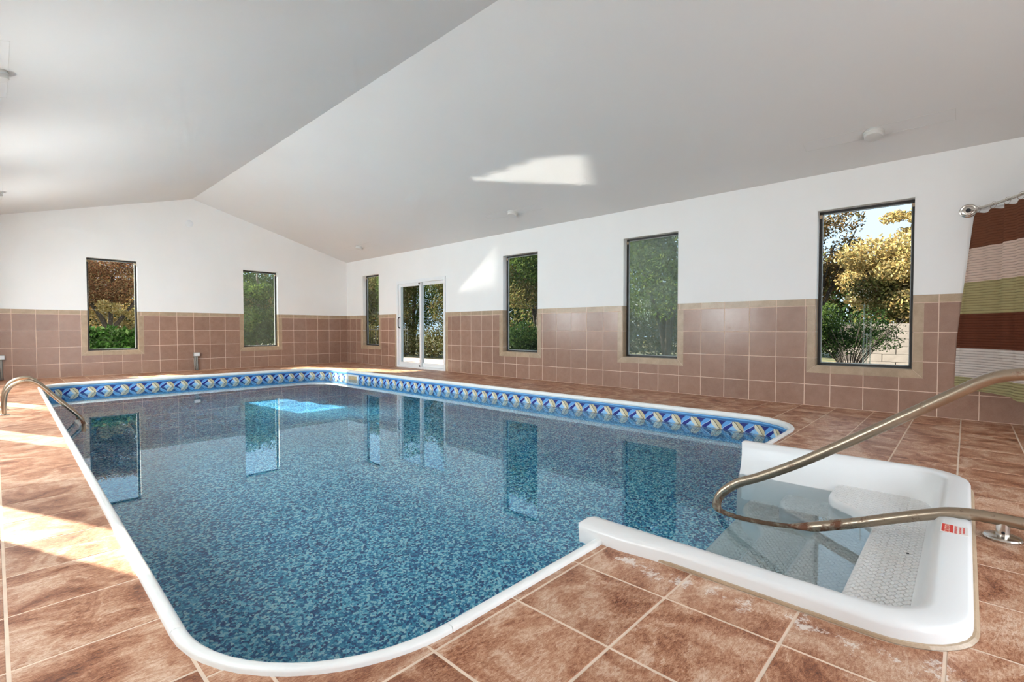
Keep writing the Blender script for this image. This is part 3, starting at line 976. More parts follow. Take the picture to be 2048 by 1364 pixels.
def strip(name, mat, z0, z1, parent, dz=0.0, uv=False):
    vs, fs, uvs = [], [], []
    n = len(RINGP)
    for i in range(n):
        a, b = RINGP[i], RINGP[(i + 1) % n]
        if in_step((a[0] + b[0]) / 2, (a[1] + b[1]) / 2): continue
        k = len(vs); vs += [(a[0], a[1], z0), (b[0], b[1], z0), (b[0], b[1], z1), (a[0], a[1], z1)]
        fs.append((k + 1, k, k + 3, k + 2)); uvs += [(-arc[i + 1], z0), (-arc[i], z0), (-arc[i], z1), (-arc[i + 1], z1)]
    o = mk(name, vs, fs, mat, parent)
    if uv:
        ul = o.data.uv_layers.new(name='UVMap')
        for l, c in zip(ul.data, uvs): l.uv = c
    return o


DEEP = -2.2


def floor_depth(y):
    if y < -7.2: return -1.18 - 0.02 * (y + 11.2) / 4
    if y > -4.2: return -1.95
    t = (y + 7.2) / 3.0; return -1.20 - 0.75 * t


basin = strip('pool_basin', 'liner', DEEP, -0.285, None)
tag(basin, 'speckled blue vinyl liner of the sunken swimming pool', 'swimming pool', kind='structure')
strip('liner_border', 'border', -0.285, -0.028, basin, uv=True)
vs, fs = [], []
ny, nx = 60, 2
for j in range(ny + 1):
    y = -11.17 + (9.75) * j / ny
    for i in range(nx + 1): vs.append((-6.35 + 5.2 * i / nx, y, floor_depth(y)))
for j in range(ny):
    for i in range(nx): k = j * (nx + 1) + i; fs.append((k, k + 1, k + nx + 2, k + nx + 1))
mk('pool_floor', vs, fs, 'liner', basin, smooth=True)

# coping sections
cop = empty('pool_coping', (-3.75, -6.3, 0), 'white rounded coping running round the pool edge in sections', 'coping', kind='structure')
PROF = [(0.0, -0.012), (0.0, 0.010), (0.004, 0.0165), (0.012, 0.019), (0.026, 0.018), (0.036, 0.012), (0.042, 0.002), (0.045, -0.012), (0.045, -0.028), (0.038, -0.036)]
n_out = len(OUTLINE)
secs = []
for i, (s, e) in enumerate(BRK):
    secs.append([OUTLINE[k] for k in range(s, e + 1)])
    a = OUTLINE[e]; b = OUTLINE[BRK[(i + 1) % 4][0]]
    if i == 0:      # near side: interrupted by the step unit
        y = lambda xx: a[1] + (b[1] - a[1]) * (xx - a[0]) / (b[0] - a[0])
        secs.append([a, (SX0 - 0.005, y(SX0))]); secs.append([(SX1 + 0.005, y(SX1)), b])
        continue
    L = (Vector(b) - Vector(a)).length; k = max(1, round(L / 3.05))
    for t in range(k):
        p = Vector(a).lerp(Vector(b), t / k); q = Vector(a).lerp(Vector(b), (t + 1) / k); secs.append([tuple(p), tuple(q)])
for sec in secs:
    rings = []
    for i, p in enumerate(sec):
        t = Vector(sec[min(i + 1, len(sec) - 1)]) - Vector(sec[max(i - 1, 0)]); t.normalize(); nn = Vector((-t.y, t.x))
        q = Vector(p)
        if i == 0: q = q + t * 0.0012
        if i == len(sec) - 1: q = q - t * 0.0012
        rings.append([(q.x + nn.x * s - cop.location.x, q.y + nn.y * s - cop.location.y, z) for s, z in PROF])
    c = MB(); c.loft(rings, True, True, closed=False)
    c.build('coping_section', 'coping_white', cop, auto=50)

# water: pool and step basin in one sheet
wpts = with_breaks(INNER)
poly = []
for i, p in enumerate(wpts):
    poly.append(p)
    q = wpts[(i + 1) % len(wpts)]
    if in_step((p[0] + q[0]) / 2, (p[1] + q[1]) / 2) and abs(q[0] - p[0]) > 1:
        poly += [(p[0] + 0.0, -12.16), (q[0], -12.16)]
water = mk('water', [(x, y, WATER_Z) for x, y in poly], [tuple(range(len(poly)))], 'water')
tag(water, 'still clear pool water mirroring the windows and walls', 'water', kind='structure')

# ------------------------------------------------------------------ moulded step unit
st = empty('pool_steps', ((SX0 + SX1) / 2, (SY0 + SY1) / 2, 0), 'white moulded entry steps with diamond treads at pool edge', 'pool steps')
sb = Vector(st.location)


def sp(mbx, name, mat, parent=None, **kw):
    mbx.v = [tuple(Vector(v) - sb) for v in mbx.v]
    return mbx.build(name, mat, parent or st, **kw)


def u_path(off_l, off_b, off_r, y_end):
    """U-shaped line round the unit, offset inwards by different amounts per side"""
    x0, x1, y0 = SX0 + off_l, SX1 - off_r, SY0 + off_b
    rl = max(0.03, 0.22 - (off_l + off_b) * 0.35); rr = max(0.03, 0.24 - (off_r + off_b) * 0.35)
    pts = [(x0, y_end), (x0, -11.3), (x0, -11.5), (x0, y0 + rl + 0.05)]
    for k in range(9):
        t = math.pi + (math.pi / 2) * k / 8; pts.append((x0 + rl + rl * math.cos(t), y0 + rl + rl * math.sin(t)))
    for k in range(5): pts.append((x0 + rl + (x1 - rr - x0 - rl) * (k + 1) / 6, y0))
    for k in range(9):
        t = 1.5 * math.pi + (math.pi / 2) * k / 8; pts.append((x1 - rr + rr * math.cos(t), y0 + rr + rr * math.sin(t)))
    pts += [(x1, -11.5), (x1, -11.3), (x1, y_end)]
    return pts


# (left, back, right inset, height)
RIM = [(0.0, 0.0, 0.0, -0.02), (0.0, 0.0, 0.0, 0.040), (0.006, 0.006, 0.006, 0.052), (0.018, 0.016, 0.016, 0.058), (0.075, 0.085, 0.045, 0.056), (0.105, 0.108, 0.060, 0.050),
       (0.122, 0.120, 0.070, 0.036), (0.132, 0.128, 0.078, 0.010), (0.142, 0.140, 0.092, -0.04), (0.160, 0.165, 0.122, -0.12), (0.185, 0.19, 0.150, -0.165), (0.21, 0.21, 0.175, -0.24), (0.24, 0.23, 0.20, -0.6), (0.25, 0.24, 0.21, -1.25)]
paths = [u_path(l, b, r, SY1) for l, b, r, z in RIM]
# the small step in the outer edge of the near arm
rings = []
nP = len(paths[0])
for j in range(nP):
    ring = []
    for (l, b, r, z), pa in zip(RIM, paths):
        x, y = pa[j]
        if j <= 2 and l < 0.03: x -= 0.028 if j < 2 else 0.0
        if j == 0: y = SY1 + min(0.012, l * 0.3)
        ring.append((x, y, z))
    rings.append(ring)
rb = MB(); rb.loft(rings, False, False, closed=False)
k0 = len(rb.v)
e0 = [r for r in rings[0]]; e1 = [r for r in rings[-1]]
nR = len(RIM)
# rounded noses closing the two arms towards the pool
for e, sgn in ((e0, 1), (e1, 1)):
    nose = [(p[0], p[1] + 0.018 * min(1, max(0, (0.06 - abs(i - 4) * 0.012) / 0.06)), p[2] - (0.006 if p[2] > 0.0 else 0)) for i, p in enumerate(e)]
    rb.loft([e, nose], False, False, closed=False)
    rb.add(nose[:9], [tuple(range(9))])
sp(rb, 'rim', 'gel_white', auto=42)

TREADS = [(-0.118, -11.965, 0), (-0.40, -11.69, 1), (-0.67, -11.41, 2), (-0.94, -11.14, 3)]
XA, XB = SX0 + 0.15, SX1 - 0.10
for z, yf, k in TREADS:
    bul = 0.27 if k < 2 else (0.22 if k == 2 else 0.0)
    fro = [(XA, yf)]
    if bul > 0:
        c = [(-3.44, yf), (-3.33, yf + bul * .18), (-3.26, yf + bul * .45), (-3.19, yf + bul * .78), (-3.08, yf + bul * .97), (-2.95, yf + bul), (XB, yf + bul)]
        fro += [(p.x, p.y) for p in catmull([(a, b, 0) for a, b in c], 5)]
    else:
        fro += [(XB, yf)]
    back = SY0 + 0.12
    outline = fro + [(XB, back), (XA, back)]
    # rounded nose: rings go down from the inset top edge to the riser
    def ringp(ins, h):
        r = []
        for i, (x, y) in enumerate(outline):
            r.append((x, y - ins if i < len(fro) else y, h))
        return r
    tb = MB(); tb.loft([ringp(0.0, z - 0.6), ringp(0.0, z - 0.032), ringp(0.004, z - 0.016), ringp(0.014, z - 0.004), ringp(0.03, z)], False, True)
    to = sp(tb, 'tread', 'tread', auto=45)
    to.data.materials.append(MAT['gel_white'])
    for p_ in to.data.polygons: p_.material_index = 0 if p_.normal.z > 0.97 else 1
# drain speck on the top tread
dk = MB(); dk.lathe((-3.77, -12.13, -0.1175), [(0.006, -0.002), (0.006, 0.0015)], 10); sp(dk, 'drain_hole', 'black')
# caution label on the back rim
lb = MB(); lb.box(-3.90, -3.785, SY0 + 0.012, SY0 + 0.098, 0.0575, 0.0590); lab = sp(lb, 'caution_label', 'pale_label'); tag(lab, 'small caution sticker')
pr = MB(); pr.box(-3.895, -3.79, SY0 + 0.058, SY0 + 0.094, 0.0590, 0.0594); sp(pr, 'red_panel', 'red_print', lab)
for y0, y1, xa, xb in ((0.046, 0.054, -3.895, -3.79), (0.022, 0.028, -3.88, -3.80), (0.033, 0.039, -3.885, -3.80)):
    for q in range(6):
        x0 = xa + (xb - xa) * q / 6
        pr = MB(); pr.box(x0, x0 + (xb - xa) / 6 * 0.7, SY0 + y0, SY0 + y1, 0.0590, 0.0594); sp(pr, 'print_line', 'red_print', lab)
fc = bpy.data.curves.new('caution_text', 'FONT'); fc.body = 'CAUTION'; fc.size = 0.024; fc.align_x = 'CENTER'; fc.align_y = 'CENTER'; fc.materials.append(MAT['white_print'])
ftmp = bpy.data.objects.new('caution_text', fc)
fme = bpy.data.meshes.new_from_object(ftmp); bpy.data.objects.remove(ftmp)
fo = add_obj('caution_text', fme, lab)
fo.location = Vector((-3.8425, SY0 + 0.076, 0.0597)) - sb; fo.rotation_euler = (0, 0, 0)

# sealant line round the unit
sl = MB()
po = u_path(-0.006, -0.006, -0.006, -11.2); pi_ = u_path(0.004, 0.004, 0.004, -11.2); pq = u_path(-0.007, -0.014, -0.013, -11.2)
sl.loft([[(x, y, 0.012) for x, y in pi_], [(x, y, 0.010) for x, y in po], [(x, y, 0.001) for x, y in pq]], False, False, closed=False)
so = sp(sl, 'sealant_bead', 'trim_tile')

# ------------------------------------------------------------------ steps handrail
hr = empty('pool_handrail', (-3.645, -12.45, 0), 'rusty steel handrail looping over the white pool steps', 'handrail')
hbse = Vector(hr.location)
RX = -3.645
loop = [(-12.80, 0.10), (-12.86, 0.20), (-12.88, 0.40), (-12.84, 0.58), (-12.74, 0.69), (-12.60, 0.722), (-12.487, 0.712), (-12.417, 0.698), (-12.355, 0.668), (-12.259, 0.600), (-12.084, 0.475), (-11.888, 0.336), (-11.668, 0.185), (-11.47, 0.066),
        (-11.35, 0.004), (-11.262, -0.075), (-11.232, -0.150), (-11.260, -0.220), (-11.353, -0.252), (-11.50, -0.232), (-11.673, -0.168), (-11.894, -0.083), (-12.091, 0.001), (-12.20, 0.045), (-12.27, 0.070), (-12.36, 0.082), (-12.50, 0.082), (-12.65, 0.082), (-12.80, 0.082)]
t = MB(); t.tube([p for p in catmull([(RX, y, z) for y, z in loop], 5)], 0.0258, 16)
t.v = [tuple(Vector(v) - hbse) for v in t.v]; t.build('rail_tube', 'steel', hr, smooth=True)
for yy in (-12.437, -12.74):
    f = MB(); f.lathe((RX, yy, 0.0), [(0.062, 0.0005), (0.064, 0.008), (0.060, 0.014), (0.045, 0.018), (0.024, 0.019)], 28)
    f.v = [tuple(Vector(v) - hbse) for v in f.v]; fl = f.build('flange', 'chrome', hr, auto=35)
    p = MB(); p.lathe((RX, yy, 0.0), [(0.0225, 0.012), (0.0225, 0.07)], 20)
    p.v = [tuple(Vector(v) - hbse) for v in p.v]; p.build('post', 'chrome', hr, auto=40)
    s = MB(); s.lathe((RX - 0.022, yy, 0.033), [(0.006, -0.004), (0.006, 0.003)], 10, 'x')
    s.v = [tuple(Vector(v) - hbse) for v in s.v]; s.build('set_screw', 'black', hr)

# ------------------------------------------------------------------ pool ladder
ld = empty('pool_ladder', (-6.52, -4.75, 0), 'steel pool ladder with two arched grab rails on the narrow deck', 'ladder')
lb_ = Vector(ld.location)
prof = [(-6.526, -0.004), (-6.526, 0.06), (-6.522, 0.16), (-6.508, 0.235), (-6.470, 0.300), (-6.410, 0.338), (-6.340, 0.348), (-6.280, 0.318), (-6.215, 0.250), (-6.109, 0.115), (-6.0, -0.015), (-5.945, -0.080), (-5.912, -0.145), (-5.905, -0.23), (-5.905, -0.45), (-5.905, -0.75)]
for yy in (-5.0, -4.5):
    t = MB(); t.tube(catmull([(x, yy, z) for x, z in prof], 5), 0.0195, 14)
    t.v = [tuple(Vector(v) - lb_) for v in t.v]; t.build('grab_rail', 'steel', ld, smooth=True)
    e = MB(); e.lathe((-6.526, yy, 0.0), [(0.045, 0.0005), (0.045, 0.006), (0.03, 0.014), (0.021, 0.016)], 20)
    e.v = [tuple(Vector(v) - lb_) for v in e.v]; e.build('escutcheon', 'chrome', ld, auto=40)
for zz in (-0.36, -0.62):
    t = MB(); t.box(-5.955, -5.86, -4.99, -4.51, zz, zz + 0.03, 0.006); t.v = [tuple(Vector(v) - lb_) for v in t.v]; t.build('tread', 'vinyl_white', ld)

# ------------------------------------------------------------------ skimmer and return fitting
def wall_x(y):
    a, b = Vector(INNER[BRK[1][1]]), Vector(INNER[BRK[2][0]]); return a.x + (b.x - a.x) * (y - a.y) / (b.y - a.y)


wx = wall_x(-2.85)
sk = empty('pool_skimmer', (wx, -2.85, -0.16), 'white skimmer faceplate set in patterned border at far corner', 'skimmer')
q = MB()
ya, yb, za, zb = 0.235, -0.235, 0.095, -0.115
oa, ob, oza, ozb = 0.18, -0.18, 0.065, -0.085
for y0, y1, z0, z1 in ((oa, ya, zb, za), (yb, ob, zb, za), (ob, oa, oza, za), (ob, oa, zb, ozb)): q.box(-0.014, -0.001, y0, y1, z0, z1)
q.build('faceplate', 'vinyl_white', sk)
q = MB(); q.box(-0.006, -0.002, ob, oa, ozb, oza); q.build('weir_flap', 'weir_tan', sk)
for y in (-0.21, 0.21):
    for z in (-0.1, 0.08):
        q = MB(); q.lathe((-0.014, y, z), [(0.006, -0.003), (0.006, 0.001)], 8, 'x'); q.build('screw', 'chrome', sk)

rx = INNER[BRK[3][1]][0] + (INNER[BRK[0][0]][0] - INNER[BRK[3][1]][0]) * ((-9.62) - INNER[BRK[3][1]][1]) / (INNER[BRK[0][0]][1] - INNER[BRK[3][1]][1])
rt = empty('return_fitting', (rx, -9.62, -0.2), 'small white water inlet fitting under the coping beside the narrow deck', 'inlet')
q = MB(); q.lathe((0, 0, 0), [(0.055, 0.0015), (0.055, 0.016), (0.03, 0.03), (0.012, 0.03)], 20, 'x'); q.build('flange', 'vinyl_white', rt, auto=40)
q = MB(); q.lathe((0, 0, 0), [(0.011, 0.026), (0.011, 0.032)], 10, 'x'); q.build('nozzle', 'black', rt)

# ------------------------------------------------------------------ shower curtain, rod
def rod_pt(s):
    """bowed rod from the wall, s in metres"""
    pts = [(-0.004, -12.300), (-0.182, -12.447), (-0.379, -12.570), (-0.526, -12.647), (-0.80, -12.80), (-1.05, -13.02), (-1.22, -13.35), (-1.30, -13.80), (-1.32, YF + 0.004)]
    return pts


RODP = catmull([(x, y, 2.063) for x, y in rod_pt(0)], 10)
rl_ = [0.0]
for i in range(len(RODP) - 1): rl_.append(rl_[-1] + (RODP[i + 1] - RODP[i]).length)


def rod_at(s):
    for i in range(len(rl_) - 1):
        if s <= rl_[i + 1]:
            t = (s - rl_[i]) / (rl_[i + 1] - rl_[i]); d = (RODP[i + 1] - RODP[i]).normalized()
            return RODP[i].lerp(RODP[i + 1], max(0, t)), d
    return RODP[-1].copy(), (RODP[-1] - RODP[-2]).normalized()


rod = empty('shower_rod', RODP[0], 'bowed nickel shower rod fixed to the wall with a round flange', 'curtain rod')
rbase = Vector(RODP[0])
t = MB(); t.tube([p - rbase for p in RODP], 0.0125, 14); t.build('rod_tube', 'chrome', rod, smooth=True)
t = MB(); t.lathe((0.004, 0, 0), [(0.066, -0.001), (0.066, -0.007), (0.058, -0.011), (0.050, -0.009), (0.044, -0.013), (0.034, -0.014), (0.032, -0.024), (0.016, -0.026)], 28, 'x'); t.build('flange', 'chrome', rod, auto=35)
t = MB(); t.lathe((0, 0, 0), [(0.020, -0.020), (0.020, -0.034)], 16, 'x'); t.build('hub', 'black', rod, auto=35)

cu = empty('shower_curtain', (RODP[0].x - 0.02, RODP[0].y, 0.3), 'brown, beige and olive striped shower curtain hanging from bowed rod', 'curtain')
cb = Vector(cu.location)
S0, S1, NS, NZ = 0.035, 1.75, 220, 60
vs, fs, uvs = [], [], []
ring_s = [0.105 + 0.165 * k for k in range(11)]
for j in range(NZ + 1):
    v = j / NZ
    for i in range(NS + 1):
        s = S0 + (S1 - S0) * i / NS
        p, d = rod_at(s); nn = Vector((-d.y, d.x, 0))
        near = min(abs(s - r) for r in ring_s)
        top = 2.022 - 0.012 * (1 - math.cos(min(1, near / 0.0825) * math.pi)) * 0.8
        bot = 0.275 + 0.03 * math.sin(s * 5.0) + max(0, 0.15 - s) * 0.5
        z = bot + (top - bot) * v
        drop = 1 - v
        fold = (0.016 * math.sin(s * 2 * math.pi / 0.165 + 0.6) + 0.010 * math.sin(s * 2 * math.pi / 0.31 + 1.0)) * (0.55 + 0.45 * math.cos(drop * 2.2)) + 0.012 * math.sin(s * 23 + drop * 3) * drop
        edge = max(0.0, 1 - s / 0.45)
        q = p + nn * fold - d * (0.085 * edge * math.sin(min(1, drop * 1.25) * math.pi / 2)) * 0.9
        q.x = min(q.x, -0.018 - 0.01 * edge)
        if edge > 0: q.y += 0.055 * edge * min(1, drop * 1.4)
        vs.append((q.x - cb.x, q.y - cb.y, z - cb.z))
        uvs.append((s, z))
for j in range(NZ):
    for i in range(NS): k = j * (NS + 1) + i; fs.append((k, k + 1, k + NS + 2, k + NS + 1))
o = mk('curtain_cloth', vs, fs, 'curtain', cu, smooth=True)
ul = o.data.uv_layers.new(name='UVMap')
for l in o.data.loops: ul.data[l.index].uv = uvs[l.vertex_index]
for s in ring_s:
    p, d = rod_at(s); nn = Vector((-d.y, d.x, 0)); pts = []
    for k in range(21):
        t = 2 * math.pi * k / 20
        pts.append(p + Vector((0, 0, -0.010)) + nn * 0.024 * math.cos(t) + Vector((0, 0, 1)) * 0.030 * math.sin(t) + d * 0.012 * math.sin(t) - cb)
    t = MB(); t.tube(pts, 0.0022, 6); t.build('ring', 'chrome', cu, smooth=True)

# ------------------------------------------------------------------ small fixtures
def ceiling_lamp(x, y, label):
    z = roof_z(x)
    tilt = math.atan2(RIDGE_Z - EAVE_Z, abs(RIDGE_X)) * (1 if x > RIDGE_X else -1)
    o = empty('ceiling_lamp', (x, y, z), label, 'ceiling light', 'round lamps on the sloping ceiling')
    o.rotation_euler = (0, tilt, 0)
    m = MB(); m.lathe((0, 0, 0), [(0.084, -0.0005), (0.085, -0.020), (0.080, -0.026)], 32); m.build('base', 'lamp_plastic', o, auto=40)
    m = MB(); m.lathe((0, 0, 0), [(0.077, -0.020), (0.077, -0.050), (0.072, -0.058), (0.045, -0.062)], 32); m.build('lens', 'lamp_plastic', o, auto=40)
    # ridge of old paint left by a longer fitting
    f = MB()
    for x0, x1, y0, y1 in ((-0.085, -0.081, -0.60, 0.60), (0.081, 0.085, -0.60, 0.60), (-0.085, 0.085, -0.604, -0.60), (-0.085, 0.085, 0.60, 0.604)): f.box(x0, x1, y0, y1, -0.0012, 0.0)
    f.build('paint_ridge', 'patch_line', o)
    return o


ceiling_lamp(-0.575, -11.60, 'round white ceiling lamp above the large clear window')
ceiling_lamp(-0.585, -6.70, 'round white ceiling lamp above the middle windows')
ceiling_lamp(-0.585, -1.70, 'round white ceiling lamp nearest the far room corner')
ceiling_lamp(-6.555, -6.85, 'round white lamp cut off by upper edge of picture on other slope')
ceiling_lamp(-6.54, -2.02, 'round white lamp low on the other ceiling slope near gable wall')

cp = empty('cover_plate', (-3.65, 0, 3.178), 'small round white cover plate high on the gable wall', 'cover plate')
m = MB(); m.lathe((0, 0, 0), [(0.075, 0.0), (0.074, -0.008), (0.06, -0.014)], 28, 'y'); m.build('disc', 'vinyl_white', cp, auto=40)
m = MB(); m.lathe((0, 0, 0), [(0.038, -0.012), (0.036, -0.018)], 20, 'y'); m.build('boss', 'vinyl_white', cp, auto=40)


def outlet(x, z, label):
    o = empty('outlet_box', (x, -0.011, 0), label, 'outlet box', 'outlet boxes on the gable wall')
    m = MB(); m.box(-0.06, 0.06, -0.055, 0.0, z - 0.04, z + 0.04, 0.004); bx = m.build('box', 'grey_metal', o)
    m = MB(); m.box(-0.052, 0.052, -0.063, -0.055, z - 0.034, z + 0.034, 0.003); m.build('cover', 'vinyl_white', o)
    for dx, r in ((-0.045, 0.008), (-0.015, 0.011), (0.012, 0.016)):
        m = MB(); m.tube([(dx, -0.026, z - 0.035), (dx, -0.022, z * 0.5), (dx + 0.01, -0.02, 0.002)], r, 10); m.build('conduit', 'cable_grey', o, smooth=True)
    return o


outlet(-3.56, 0.345, 'grey outlet box on conduits low on wall between the gable windows')
outlet(-6.515, 0.40, 'grey outlet box beyond ladder at edge of picture')

# ------------------------------------------------------------------ outside
gz = -0.12
gd = MB()
for x0, x1, y0, y1 in ((XR + WT, 45, -45, 45), (-45, XL - WT, -45, 45), (XL - WT, XR + WT, YB + WT, 45), (XL - WT, XR + WT, -45, YF - WT)): gd.box(x0, x1, y0, y1, gz - 0.3, gz)
tag(gd.build('ground', 'ground'), 'leaf-strewn lawn outside the windows', 'lawn', kind='structure')
pt = MB(); pt.box(XR + WT + 0.01, 3.0, -6.2, 2.4, gz, gz + 0.06); tag(pt.build('patio', 'patio'), 'pink concrete patio outside the sliding door', 'patio', kind='structure')
pt = MB(); pt.box(XR + WT + 0.01, 3.9, -14, -8.2, gz, gz + 0.06); tag(pt.build('terrace', 'pale_block'), 'pale sunlit paving outside the large clear window', 'terrace', kind='structure')


def L3(r, g, b): return (r, g, b, 1)


LEAF = {
    'red': m_leaf('red_maple_leaves', [L3(.10, .04, .026), L3(.20, .085, .045), L3(.30, .17, .085), L3(.14, .06, .038), L3(.07, .055, .03), L3(.38, .29, .16)]),
    'yellow': m_leaf('yellow_leaves', [L3(.28, .19, .07), L3(.42, .31, .13), L3(.32, .20, .08), L3(.25, .22, .08), L3(.52, .42, .22), L3(.16, .12, .05)]),
    'green': m_leaf('green_leaves', [L3(.030, .060, .016), L3(.055, .095, .024), L3(.10, .13, .035), L3(.035, .065, .025)]),
    'dark': m_leaf('dark_green_leaves', [L3(.012, .028, .010), L3(.025, .048, .016), L3(.045, .075, .024)]),
    'olive': m_leaf('olive_leaves', [L3(.05, .06, .02), L3(.11, .115, .04), L3(.19, .165, .07), L3(.06, .06, .022), L3(.15, .09, .045)]),
    'hedge': m_leaf('bright_hedge_leaves', [L3(.010, .030, .006), L3(.025, .065, .012), L3(.06, .13, .028), L3(.014, .030, .008), L3(.09, .14, .05)]),
    'brown': m_leaf('brown_sparse_leaves', [L3(.10, .07, .035), L3(.20, .14, .06), L3(.14, .08, .04), L3(.09, .09, .04)]),
}


def leaves(name, parent, blobs, n, size, mat, seed, hollow=0.45):
    """many small pointed leaves filling a set of ellipsoids (centre, radii) around the parent origin"""
    rg = np.random.default_rng(seed)
    w = np.array([r[0] * r[1] * r[2] for c, r in blobs]) ** 0.67; w = w / w.sum()
    which = rg.choice(len(blobs), n, p=w)
    cen = np.array([c for c, r in blobs])[which]; rad = np.array([r for c, r in blobs])[which]
    d = rg.normal(size=(n, 3)); d /= np.linalg.norm(d, axis=1)[:, None]
    rr = (hollow + (1 - hollow) * rg.random(n) ** 0.6) * (0.86 + 0.28 * rg.random(n))
    p = cen + d * rad * rr[:, None]
    p = p[p[:, 2] > 0.03]; n = len(p)
    a = rg.normal(size=(n, 3)); a[:, 2] -= 0.3; a /= np.linalg.norm(a, axis=1)[:, None]
    b = np.cross(a, rg.normal(size=(n, 3))); b /= np.linalg.norm(b, axis=1)[:, None]
    s = size * (0.6 + 0.8 * rg.random(n))[:, None]
    v = np.stack([p - a * s, p + b * s * 0.48, p + a * s, p - b * s * 0.48], 1).reshape(-1, 3)
    me = bpy.data.meshes.new(name)
    me.vertices.add(4 * n); me.vertices.foreach_set('co', v.astype(np.float32).ravel())
    me.loops.add(4 * n); me.loops.foreach_set('vertex_index', np.arange(4 * n, dtype=np.int32))
    me.polygons.add(n); me.polygons.foreach_set('loop_start', np.arange(0, 4 * n, 4, dtype=np.int32))
    me.update(calc_edges=True); me.materials.append(LEAF[mat])
    o = add_obj(name, me, parent); return o


def tree(name, loc, label, cat, trunk, blobs, n, size, mat, seed, group=None, extra=()):
    o = empty(name, (loc[0], loc[1], gz), label, cat, group)
    tb = MB()
    for pts, r0, r1 in trunk:
        cpts = catmull(pts, 4); k = len(cpts)
        tb.tube(cpts, [r0 + (r1 - r0) * i / (k - 1) for i in range(k)], 8)
    if trunk: tb.build('trunk', 'bark', o, smooth=True)
    leaves('crown', o, blobs, int(n * 2.4), size * 0.66, mat, seed)
    for bl, nn, sz, mt in extra: leaves('crown', o, bl, int(nn * 2.2), sz * 0.7, mt, seed + 100)
    return o


def fan(h, spread, k, seed, r0=0.05, base=0.0, lean=(0, 0)):
    rg = random.Random(seed); out = []
    for i in range(k):
        t = 2 * math.pi * i / k + rg.uniform(-.4, .4); s = spread * rg.uniform(.4, 1)
        out.append(([(0, 0, base), (s * .25 * math.cos(t) + lean[0] * .3, s * .25 * math.sin(t) + lean[1] * .3, h * .4), (s * math.cos(t) + lean[0], s * math.sin(t) + lean[1], h * rg.uniform(.75, 1))], r0, r0 * .25))
    return out


def blob(cx, cyy, cz, rx, ry, rz, k, seed, sub=0.45):
    """cluster of smaller ellipsoids making an uneven crown"""
    rg = random.Random(seed); out = []
    for i in range(k):
        t = rg.uniform(0, 2 * math.pi); ph = rg.uniform(-0.9, 1.0); q = rg.uniform(.35, .8)
        c = (cx + rx * q * math.cos(t) * math.sqrt(max(0, 1 - ph * ph * .6)), cyy + ry * q * math.sin(t) * math.sqrt(max(0, 1 - ph * ph * .6)), cz + rz * q * ph)
        s = sub * rg.uniform(.7, 1.25); out.append((c, (rx * s, ry * s, rz * s * .8)))
    return out


# behind the gable wall
tree('maple_tree', (-4.35, 5.2), 'red-orange maple with forked trunk behind the hedge', 'tree',
     [([(0, 0, 0), (0.02, 0, .6), (-.02, 0, 1.0)], .10, .08), ([(-.02, 0, .9), (-.25, .1, 1.5), (-.75, .2, 2.3)], .07, .03), ([(-.02, 0, .9), (.30, -.1, 1.4), (.8, -.1, 2.2)], .065, .03), ([(0, 0, .9), (.05, .1, 1.7), (.1, .1, 2.7)], .06, .03)],
     blob(0, 0, 2.30, 1.75, 1.0, .72, 18, 3, .42), 16000, .038, 'red', 11,
     extra=[(blob(-.12, -.75, 1.60, .26, .3, .22, 5, 5, .5), 330, .045, 'yellow'), (blob(.36, -.5, 1.42, .20, .3, .16, 4, 6, .5), 200, .045, 'yellow')])
tree('green_hedge', (-4.75, 1.7), 'clipped bright green hedge under the gable window', 'hedge', [], blob(0, 0, .60, 1.25, .6, .68, 24, 8, .38), 5200, .075, 'hedge', 21)
tree('shrub', (-5.0, 9.0), 'pale yellow shrub behind the red maple', 'shrub', fan(1.8, .8, 4, 1), blob(0, 0, 1.4, 2.4, 1.2, 1.4, 18, 2, .36), 4200, .07, 'yellow', 31)
tree('evergreen_tree', (-0.75, 4.4), 'dense green evergreen outside the second gable window', 'tree', [([(0, 0, 0), (.03, 0, 1.5), (0, 0, 2.8)], .09, .03)],
     blob(0, 0, 1.5, 1.35, 1.1, 1.5, 26, 9, .30), 8000, .06, 'dark', 41, extra=[(blob(0, -.2, 1.7, 1.2, 1.0, 1.3, 16, 19, .24), 2600, .06, 'green'), (blob(.1, -.3, 1.7, 1.1, .8, 1.2, 9, 23, .2), 500, .05, 'olive')])
tree('evergreen_tree', (1.4, 7.0), 'darker evergreen standing behind the first evergreen', 'tree', [([(0, 0, 0), (0, 0, 2.5)], .10, .04)], blob(0, 0, 1.9, 1.8, 1.4, 1.9, 16, 29, .42), 8000, .06, 'dark', 51)

# beyond the long wall
tree('tree', (5.6, 8.2), 'yellow-green drooping tree beyond the fence by room corner', 'tree', fan(3.2, 1.0, 5, 4, .07), blob(0, 0, 2.7, 2.0, 2.0, 1.9, 16, 12, .42), 9000, .075, 'olive', 61)
tree('tree', (4.7, 3.6), 'dark leafy tree seen through the sliding door', 'tree', fan(3.4, 1.0, 6, 6, .08), blob(0, 0, 2.3, 1.5, 1.9, 2.0, 16, 14, .40), 7000, .06, 'green', 71, extra=[(blob(-.9, 0, 1.9, .9, 1.7, 1.3, 12, 15, .38), 3600, .05, 'olive')])
tree('tree', (5.2, 0.6), 'grey-green tree at near side of the sliding door view', 'tree', fan(3.0, .9, 5, 8, .08), blob(0, 0, 2.4, 1.5, 1.5, 2.0, 14, 16, .40), 6500, .06, 'dark', 81, extra=[(blob(-.9, 0, 2.0, .8, 1.4, 1.4, 12, 17, .38), 3200, .05, 'olive')])
